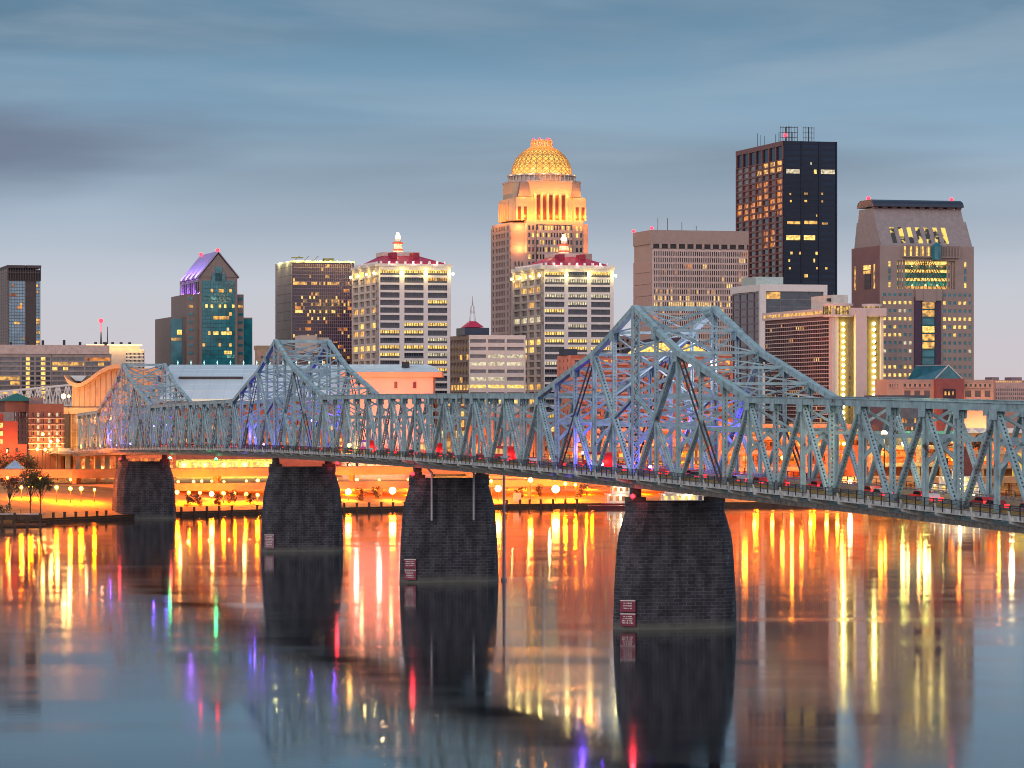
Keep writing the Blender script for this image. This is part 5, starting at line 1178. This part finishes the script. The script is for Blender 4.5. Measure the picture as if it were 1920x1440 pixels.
m=MB()
for k in range(4): m.box(wx(-10+k*45,Y1)-.6,wx(-10+k*45,Y1)+.6,Y1+2,Y1+6,8,wz(764,Y1)); 
m.build('column',CONC,fb)

# ------------------------------------------------------------------ elevated highway along the bank
LW=[(-420,1105),(-150,1128),(-60,1180),(8,1216),(85,1240),(420,1256)]
def off_line(pts,d): return [(x,y+d) for x,y in pts]
def lerpy(pts,x):
    for (a,ya),(b_,yb) in zip(pts,pts[1:]):
        if x<=b_: return ya+(yb-ya)*(x-a)/(b_-a)
    return pts[-1][1]
HC=M('highway_concrete_lamp_tint',(.46,.28,.13),.8,var=.2,scale=.15)  # concrete coloured orange to strengthen the lamp glow
def highway(label,pts,w_,ztop_,th,x0,x1,colstep,parh=1.0,zl=None):
    t=thing('elevated_highway',label,'highway'); zl=zl or (lambda x:ztop_)
    m=MB(); pp=MB(); X=x0
    while X<x1:
        Xn=min(x1,X+10); ya,yb=lerpy(pts,X),lerpy(pts,Xn); za,zb_=zl(X),zl(Xn)
        m.add([(X,ya,za-th),(Xn,yb,zb_-th),(Xn,yb+w_,zb_-th),(X,ya+w_,za-th),(X,ya,za),(Xn,yb,zb_),(Xn,yb+w_,zb_),(X,ya+w_,za)],[(3,2,1,0),(4,5,6,7),(0,1,5,4),(1,2,6,5),(2,3,7,6),(3,0,4,7)])
        for dy in (.15,w_-.15): pp.beam((X,ya+dy,za+parh/2),(Xn,yb+dy,zb_+parh/2),.25,parh)
        X=Xn
    m.build('deck',HC,t); pp.build('parapet',M('parapet_conc_lamp_tint',(.50,.30,.14),.8,var=.1),t)  # parapet colour holds the same orange lamp glow
    X=x0+colstep/2
    while X<x1:
        y=lerpy(pts,X); z_=zl(X)
        for dy in (2.2,w_-2.2):
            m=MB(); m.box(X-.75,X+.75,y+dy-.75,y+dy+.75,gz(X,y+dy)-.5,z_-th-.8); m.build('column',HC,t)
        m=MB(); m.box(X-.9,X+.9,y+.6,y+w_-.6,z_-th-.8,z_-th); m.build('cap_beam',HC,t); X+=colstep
    return t
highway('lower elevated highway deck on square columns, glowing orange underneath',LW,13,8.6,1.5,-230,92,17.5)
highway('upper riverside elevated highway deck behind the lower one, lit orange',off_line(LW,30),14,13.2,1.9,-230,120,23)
# parking / riverside decks on the right, stacked floors
def garage(label,xl,xr,Y,floors,ydeep=40,lights=True,seed=0,ztopy=None):
    b=Bld('parking_garage',label,xl,xl+1,xr,Y,floors[0],g=5.0); rr=random.Random(seed)
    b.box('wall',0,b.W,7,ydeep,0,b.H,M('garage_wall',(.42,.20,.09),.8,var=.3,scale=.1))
    for k,y in enumerate(floors):
        m=MB(); m.box(0,b.W,-1,7,b.z(y+7),b.z(y)); m.build('floor_slab',M('garage_cream',(.58,.36,.22),.7,var=.1,scale=.2),b.o)
    n_=max(3,int(b.W/8))
    for k in range(n_+1):
        m=MB(); x=b.W*k/n_; m.box(x-.5,x+.5,-.6,.6,0,b.z(floors[0]+3)); m.build('column',CONC,b.o)
    nw=int(b.W/2.6)
    b.facade('F',cols(0.5,b.W-.5,nw,.62),[(b.z(y+20),b.z(y+11)) for y in floors[:-1]],M('garage_wall2',(.5,.25,.11)),picker(GLBR,[YEL,YEL2,ORA],.55,seed),.2,d0=-6.7); b.flush(60)
    for y in floors[:-1]:
        for k in range(max(2,int(b.W/16))): plight((b.W*(k+.5)/max(2,int(b.W/16)),3,b.z(y+10)),2600,(1,.2+.12*rr.random(),.02),.4,parent=b.o)
    return b
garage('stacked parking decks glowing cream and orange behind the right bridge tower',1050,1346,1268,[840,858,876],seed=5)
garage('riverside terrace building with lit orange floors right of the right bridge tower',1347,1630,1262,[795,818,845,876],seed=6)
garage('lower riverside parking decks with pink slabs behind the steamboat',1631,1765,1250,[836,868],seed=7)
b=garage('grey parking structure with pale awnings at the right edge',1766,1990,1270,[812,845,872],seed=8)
m=MB(); f=b.fx
for k in range(10): x=f(1806)+k*5.2; m.ext([(x,-3,b.z(812)),(x+2.6,-3,b.z(812)+1.8),(x+5.2,-3,b.z(812))],(0,12,0))
m.build('awning',WHITE,b.o)
b=simple('dark_shed','dark maroon box building on the right garage roof line','x' and 1790,1791,1825,1255,838,M('maroon_box',(.12,.03,.04)),0,0,0,0,0,None)
b=Bld('lit_yellow_box','bright yellow lit stair box at the right edge behind the trusses',1908,1910,1940,1258,850); b.box('wall',0,b.W,0,6,0,b.H,E('yellow_stair',(1,.75,.12),.9,(.7,.45,.08),.3)); b.box('roof_slab',-.3,b.W+.3,-.4,6.3,b.H,b.H+.5,CONC)
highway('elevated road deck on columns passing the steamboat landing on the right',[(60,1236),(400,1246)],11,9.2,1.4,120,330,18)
# street lamps
def lamp_at(px,py,Y,r,lab,mat=LAMPO,power=5000,col=(1,.15,0),group='orange lamps beneath the elevated highway'):
    X=wx(px,Y); Z=wz(py,Y); return ball_lamp('street_lamp',lab,'street lamp',(X,Y,Z),r,mat,group,pole=gz(X,Y),power=power,col=col)
secs=((0,212,'left of the farthest pier'),(320,495,'between the two leftmost piers'),(630,770,'between the second and third piers'),(915,1160,'between the drain-pipe pier and the nearest pier'))
up_=[(14,896),(75,897),(132,899),(334,903),(363,903),(378,902),(397,902),(420,903),(462,902),(483,901),(630,900),(669,900),(711,900),(766,900),(951,902),(985,899),(1110,905)]
low_=[(40,914),(57,912),(106,914),(132,916),(152,916),(177,918),(332,923),(354,924),(375,924),(419,925),(440,925),(462,927),(483,928),(921,902),(1060,907),(1079,909)]
big_=[(397,926,.8),(653,922,1.05),(736,920,1.2),(934,916,1.15),(1042,917,1.4),(995,900,.8)]
def lab_for(lst,px,row):
    for a,e,nm_ in secs:
        if a<=px<=e:
            k=sorted(q[0] for q in lst if a<=q[0]<=e).index(px); return '%s %s, %s from left'%(row,nm_,ORD[k])
    return '%s near pixel'%row
for px,py in up_:
    X=wx(px,1200); Y=lerpy(LW,X)+24; lamp_at(px,py,Y,R.uniform(.38,.62),lab_for(up_,px,'upper-row orange lamp'),power=6500)
for px,py in low_:
    X=wx(px,1150); Y=.55*lerpy(LW,X)+.45*shore(X); lamp_at(px,py,Y,R.uniform(.42,.7),lab_for(low_,px,'lower-row orange lamp'),power=20000)
for px,py,r in big_:
    X=wx(px,1150); Y=max(lerpy(LW,X)-12,shore(X)+5); lamp_at(px,py,Y,r,lab_for(big_,px,'large glaring globe lamp'),LAMPW,16000,group='large globe lamps on the promenade')
right=[(1398,834,1240,'o'),(1467,858,1240,'o'),(1503,858,1240,'o'),(1582,832,1240,'o'),(1594,903,1232,'w'),(1651,833,1240,'o'),(1693,832,1240,'y'),(1735,832,1240,'y'),(1897,826,1240,'w'),(1570,905,1232,'o'),(1550,906,1232,'o'),(1520,906,1232,'o'),(1485,906,1232,'o'),(1448,905,1232,'o'),(1415,906,1232,'o')]
for k,(px,py,Y,c) in enumerate(sorted(right)):
    lamp_at(px,py,Y,.62 if c!='w' else .8,'%s quay lamp behind the right-hand trusses, %s from the left overall'%({'o':'orange','y':'yellow-green','w':'bright white'}[c],ORD[k]),{'o':LAMPO,'y':LAMPY,'w':LAMPW}[c],5200,{'o':(1,.2,.01),'y':(.9,1,.2),'w':(1,.8,.4)}[c],'lamps on the quay at the right')
lf=[(80,814,1215,'o'),(95,828,1212,'o'),(108,826,1211,'w'),(70,842,1195,'o'),(85,843,1195,'o'),(119,743,1275,'w'),(129,743,1275,'o')]
for k,(px,py,Y,c) in enumerate(sorted(lf)):
    lamp_at(px,py,Y,.55 if px!=119 else .9,'%s street lamp beside the brick hotel, %s from the left'%({'o':'small orange','w':'bright starry'}[c],ORD[k]),{'o':LAMPO,'w':LAMPW}[c],1800,(1,.5,.12),'street lamps by the brick hotel')
# general light spilling from under the decks: added lamps to deepen the orange
X=-225
while X<118:
    yl=lerpy(LW,X)
    t=thing('added_deck_lamp','added small orange lamp under the lower highway deck, number %d from the left'%(int((X+225)/21)+1),'deck lamp',(X,yl+6,6.3),0,'added lamps under the highway decks')
    m=MB(); m.box(-.5,.5,-.3,.3,.35,.75); m.build('housing',DARKM,t); m=MB(); m.box(-.4,.4,-.22,.22,.25,.35); m.build('lens',LAMPO,t); plight((0,0,-.6),7000,(1,.13,0),.4,parent=t)
    plight((0,15,2.2),5600,(1,.14,0),.4,parent=t)  # extra bare light without a fixture, deepens the orange
    X+=21
# quay posts, wall cap
posts=[]
x=-124
capm=MB()
xq=-150
while xq<300:
    xa,xb_=xq,xq+4; capm.beam((xa,shore(xa)-.15,1.35),(xb_,shore(xb_)-.15,1.35),.7,.5); capm.beam((xa,shore(xa)-.35,.35),(xb_,shore(xb_)-.35,.35),.5,1.1); xq+=4
o=capm.build('quay_wall',M('dark_timber',(.07,.04,.025),.8,var=.5,scale=.6)); tag(o,'long low dark timber-faced quay wall along the waterline','quay wall')
pp=[100,121,142,162,182,199,340,364,388,411,435,482,645,669,692,715,737,759,950,975,993,1014,1037,1060,1082]
for px in pp:
    Yp=shore(wx(px,1120)); Yp=shore(wx(px,Yp))-.9; X=wx(px,Yp)
    for a,e,nm_ in secs:
        if a<=px<=e+30: k=sorted(q for q in pp if a<=q<=e+30).index(px); lab='dark mooring post %s, %s from left'%(nm_,ORD[k])
    m=MB(); m.cyl((0,0),.42,-3,3.1,8); m.cyl((0,0),.48,2.85,3.15,8); o=m.build('mooring_post',M('dark_timber',(.05,.035,.03))); o.location=(X,Yp,0); tag(o,lab,'mooring post','mooring posts along the quay')
# timber landing stage at left
t=thing('landing_stage','pale-topped timber landing stage on dark piles at the left edge of the water','dock',(wx(40,1006),1006,0)); hw=wx(81,1006)-wx(40,1006)
m=MB(); m.box(-40,hw,-2,5,3.5,3.9); m.build('deck',M('stage_top',(.45,.38,.34)),t)
m=MB(); m.box(-40,hw-.1,-2.3,-2.0,1.9,3.6); m.box(-40,hw,-2.5,6,.15,.75); m.build('fender',M('dark_timber',(.05,.035,.03)),t)
for k in range(10): m=MB(); x=hw-.6-k*3.75; m.box(x-.35,x+.35,-2.6,-2.0,-2,4.2 if k%2==0 else 3.3); m.build('pile',M('dark_timber',(.05,.035,.03)),t)
m=MB()
for k in range(16): x=hw-.5-k*3; m.box(x-.05,x+.05,-1.8,-1.7,3.9,5.0)
m.box(-40,hw,-1.8,-1.72,4.95,5.05); m.build('railing',DARKM,t)
# tall pole in the water beside pier three
Yp=692; m=MB(); m.cyl((0,0),.34,-3,21.5,10,r2=.26); m.cyl((0,0),.6,-.5,.5,10); o=m.build('river_gauge_pole',M('grey_pipe2',(.34,.33,.37),.5)); o.location=(wx(945,Yp),Yp,0); tag(o,'tall grey steel pole standing in the water right of the drain-pipe pier','pole')
# gazebo
g_=thing('gazebo','small open gazebo with pale blue hipped roof among dark trees at the left','gazebo',(wx(28,1190),1190,8.8))
for x in (-2.6,2.6):
    for y in (-2.4,2.4): m=MB(); m.cyl((x,y),.18,0,5.2,6); m.build('post',WHITE,g_)
m=MB(); m.add([(-3.4,-3.2,5.2),(3.4,-3.2,5.2),(3.4,3.2,5.2),(-3.4,3.2,5.2),(0,0,8.2)],[(0,1,4),(1,2,4),(2,3,4),(3,0,4),(3,2,1,0)]); m.build('roof',M('gazebo_blue',(.35,.5,.62),.5),g_)
m=MB(); m.box(-2.8,2.8,-2.6,2.6,0,.5); m.box(-2.8,2.8,-2.6,-2.5,.5,1.3); m.build('base',pb,g_); plight((0,0,4.3),700,(1,.75,.3),.3,parent=g_)
# ------------------------------------------------------------------ trees
def tree(label,px,Yt,h,w_,leafm,seed,zbase=None,n=1500,trunk=.35,name='tree',crown_from=.3,group=None):
    rr=random.Random(seed); X=wx(px,Yt); zb_=gz(X,Yt) if zbase is None else zbase
    t=thing(name,label,'tree',(X,Yt,zb_),0,group); m=MB()
    m.loft([[(trunk*q*math.cos(a*math.pi/3),trunk*q*math.sin(a*math.pi/3),z_) for a in range(6)] for q,z_ in ((1,-.5),(.7,h*.35),(.3,h*.8))])
    blobs=[]
    for k in range(11):
        a=rr.uniform(0,6.28); r_=rr.uniform(.1,.36)*w_; zc=h*rr.uniform(crown_from+.1,.88); c=Vector((r_*math.cos(a),r_*math.sin(a),zc)); blobs.append((c,rr.uniform(.13,.26)*w_))
        m.beam((0,0,h*rr.uniform(.2,.5)),c,.12,.12)
    m.build('trunk',M('bark',(.09,.06,.045),.9),t)
    m=MB()
    for k in range(n):
        c,r_=rr.choice(blobs); d=Vector((rr.gauss(0,1),rr.gauss(0,1),rr.gauss(0,.8))).normalized()*r_*rr.uniform(.4,1.08); p=c+d
        u=Vector((rr.gauss(0,1),rr.gauss(0,1),rr.gauss(0,1))).normalized(); v=u.orthogonal().normalized(); q=.16+.16*rr.random()
        m.add([p-u*q,p+v*q*.7,p+u*q,p-v*q*.7],[(0,1,2,3)])
    m.build('crown',leafm,t); return t
lg=M('leaf_olive',(.10,.09,.03),.7,var=.5,scale=.8); ld=M('leaf_dark',(.05,.045,.025),.7,var=.5,scale=.8); lr=M('leaf_autumn',(.13,.06,.025),.7,var=.5,scale=.6)
tree('slender two-lobed tree standing above the landing stage on the left bank',57,1040,15.5,9,lg,1,2,1500,.22,crown_from=.45)
tree('tree with rounded crown right of the slender one on the left bank',76,1042,14,8,lg,2,2,1300,.22,crown_from=.5)
tree('pale thin tree at the left edge of the bank',18,1045,13,8,lr,3,2,600,.2,crown_from=.5)
tree('dark bushy tree left of the gazebo below the red brick house',12,1196,13,13,ld,4,8,1800,crown_from=.05)
tree('dark bushy tree right of the gazebo',49,1196,12,13,ld,5,8,1800,crown_from=.05)
tree('reddish bushy tree beneath the approach viaduct',62,1192,10,9,lr,6,8,1200,crown_from=.05)
tree('green street tree on the terrace behind the right-hand trusses',1772,1245,9,6,lg,8,16,900)
tree('dark street tree beside the pale awnings at right',1836,1245,10,6,ld,9,17,900)
for k,(px,d,hh) in enumerate(((8,14,5),(352,40,4.5),(369,44,4),(410,40,4),(433,44,4.6),(470,40,4),(675,40,4.2),(705,45,4.5),(975,40,4),(1015,42,4.6),(1090,40,5))):
    X0=wx(px,1160); Yt=shore(X0)+d*.55
    tree('small dark shrub on the orange bank, %s from the left'%ORD[k],px,Yt,hh,hh*1.1,ld,20+k,None,350,.1,'shrub',.0,'shrubs along the bank')

# ------------------------------------------------------------------ steamboats
def steamboat(label,px0,px1,Y,ydeck,tiers,hullm,lit,stacks=True):
    X0,X1=wx(px0,Y),wx(px1,Y); Ln=X1-X0; t=thing('steamboat',label,'boat',(X0,Y,0),0)
    m=MB(); m.ext([(0,0,-.6),(Ln,0,-.6),(Ln,6,-.6),(Ln*.0,6,-.6)],(0,0,0.01))
    m=MB(); m.loft([[( .8,0.8,-.5),(Ln-.8,.8,-.5),(Ln-.8,8,-.5),(.8,8,-.5)],[(-.8,0,1.5),(Ln+.6,0,1.5),(Ln+.6,9,1.5),(-.8,9,1.5)]]); m.build('hull',hullm,t)
    z0=1.5
    for k,(inset,h) in enumerate(tiers):
        a,e=Ln*inset,Ln*(1-inset*.7)
        m=MB(); m.box(a+.6,e-.6,1.6,7.4,z0+.1,z0+h-.2); cb=m.build('cabin',WHITE,t)
        m=MB(); m.box(a-.3,e+.3,.4,8.6,z0+h-.2,z0+h); m.build('deck',WHITE,t)
        m=MB(); n_=max(3,int((e-a)/2.6))
        for q in range(n_+1): x=a+(e-a)*q/n_; m.box(x-.08,x+.08,.5,.66,z0,z0+h-.2)
        m.box(a,e,.5,.58,z0+.9,z0+1.0); m.box(a,e,.5,.56,z0+.45,z0+.52); m.build('railing',WHITE,t)
        for q in range(n_):
            x=a+.9+(e-a-1.8)*(q+.2)/n_; w_=(e-a-1.8)/n_*.5
            m=MB(); m.box(x,x+w_,1.5,1.62,z0+.9,z0+h-.75); m.build('window',lit if R.random()<.7 else GLD,t)
            if q%2==0: m=MB(); m.ball((x,.3,z0+h-.35),.16,8,5); m.build('bulb',LAMPW,t)
        for q in range(max(1,n_//4)): plight((a+(e-a)*(q+.5)/max(1,n_//4),.2,z0+h-.6),420,(1,.7,.35),.3,parent=t)
        z0+=h
    m=MB(); m.box(Ln*.42,Ln*.56,3,6,z0,z0+2.2); m.box(Ln*.4,Ln*.58,2.6,6.4,z0+2.2,z0+2.45); m.build('pilot_house',WHITE,t)
    if stacks:
        for y in (2.8,6.2): m=MB(); m.cyl((Ln*.33,y),.42,z0-.3,z0+6.5,10); m.cyl((Ln*.33,y),.6,z0+6.2,z0+6.6,10); m.build('funnel',DARKM,t)
    return t
steamboat('white multi-deck steamboat strung with warm bulbs, moored behind the right-hand trusses',1738,1858,1216,0,[(.02,3.3),(.06,3.1),(.2,2.7)],M('boat_red',(.25,.03,.04)),YEL)
steamboat('small white two-deck riverboat moored left of the nearest pier',1131,1196,1196,0,[(.08,3.4),(.22,3.0)],M('boat_red',(.25,.03,.04)),ORA,False)
steamboat('pale lit riverboat half hidden behind the nearest pier',1235,1340,1205,0,[(.03,3.2),(.1,2.8)],M('boat_dark',(.05,.03,.04)),YEL,False)
# dark hull barge line
m=MB(); m.loft([[(0,0,-.4),(wx(1210,1190)-wx(1108,1190),0,-.4),(wx(1210,1190)-wx(1108,1190),7,-.4),(0,7,-.4)],[(-1,-.3,1.1),(wx(1210,1190)-wx(1108,1190)+1,-.3,1.1),(wx(1210,1190)-wx(1108,1190)+1,7,1.1),(-1,7,1.1)]]); o=m.build('barge',M('barge_maroon',(.10,.02,.03),.6)); o.location=(wx(1108,1186),1186,0); tag(o,'long low dark maroon barge in front of the small riverboat','barge')
# billboard-like pale box on the bank
o=MB().box(-1.4*1.0,1.4,-.6,.6,0,3.1).build('utility_cabinet',M('pale_box',(.6,.5,.36))); Yb=shore(wx(970,1190))+12; o.location=(wx(970,Yb),Yb,gz(wx(970,Yb),Yb)-.05); tag(o,'pale square utility cabinet on the orange bank right of the tall pole','cabinet')
print('lights',NL[0],'objects',len(sc.objects))
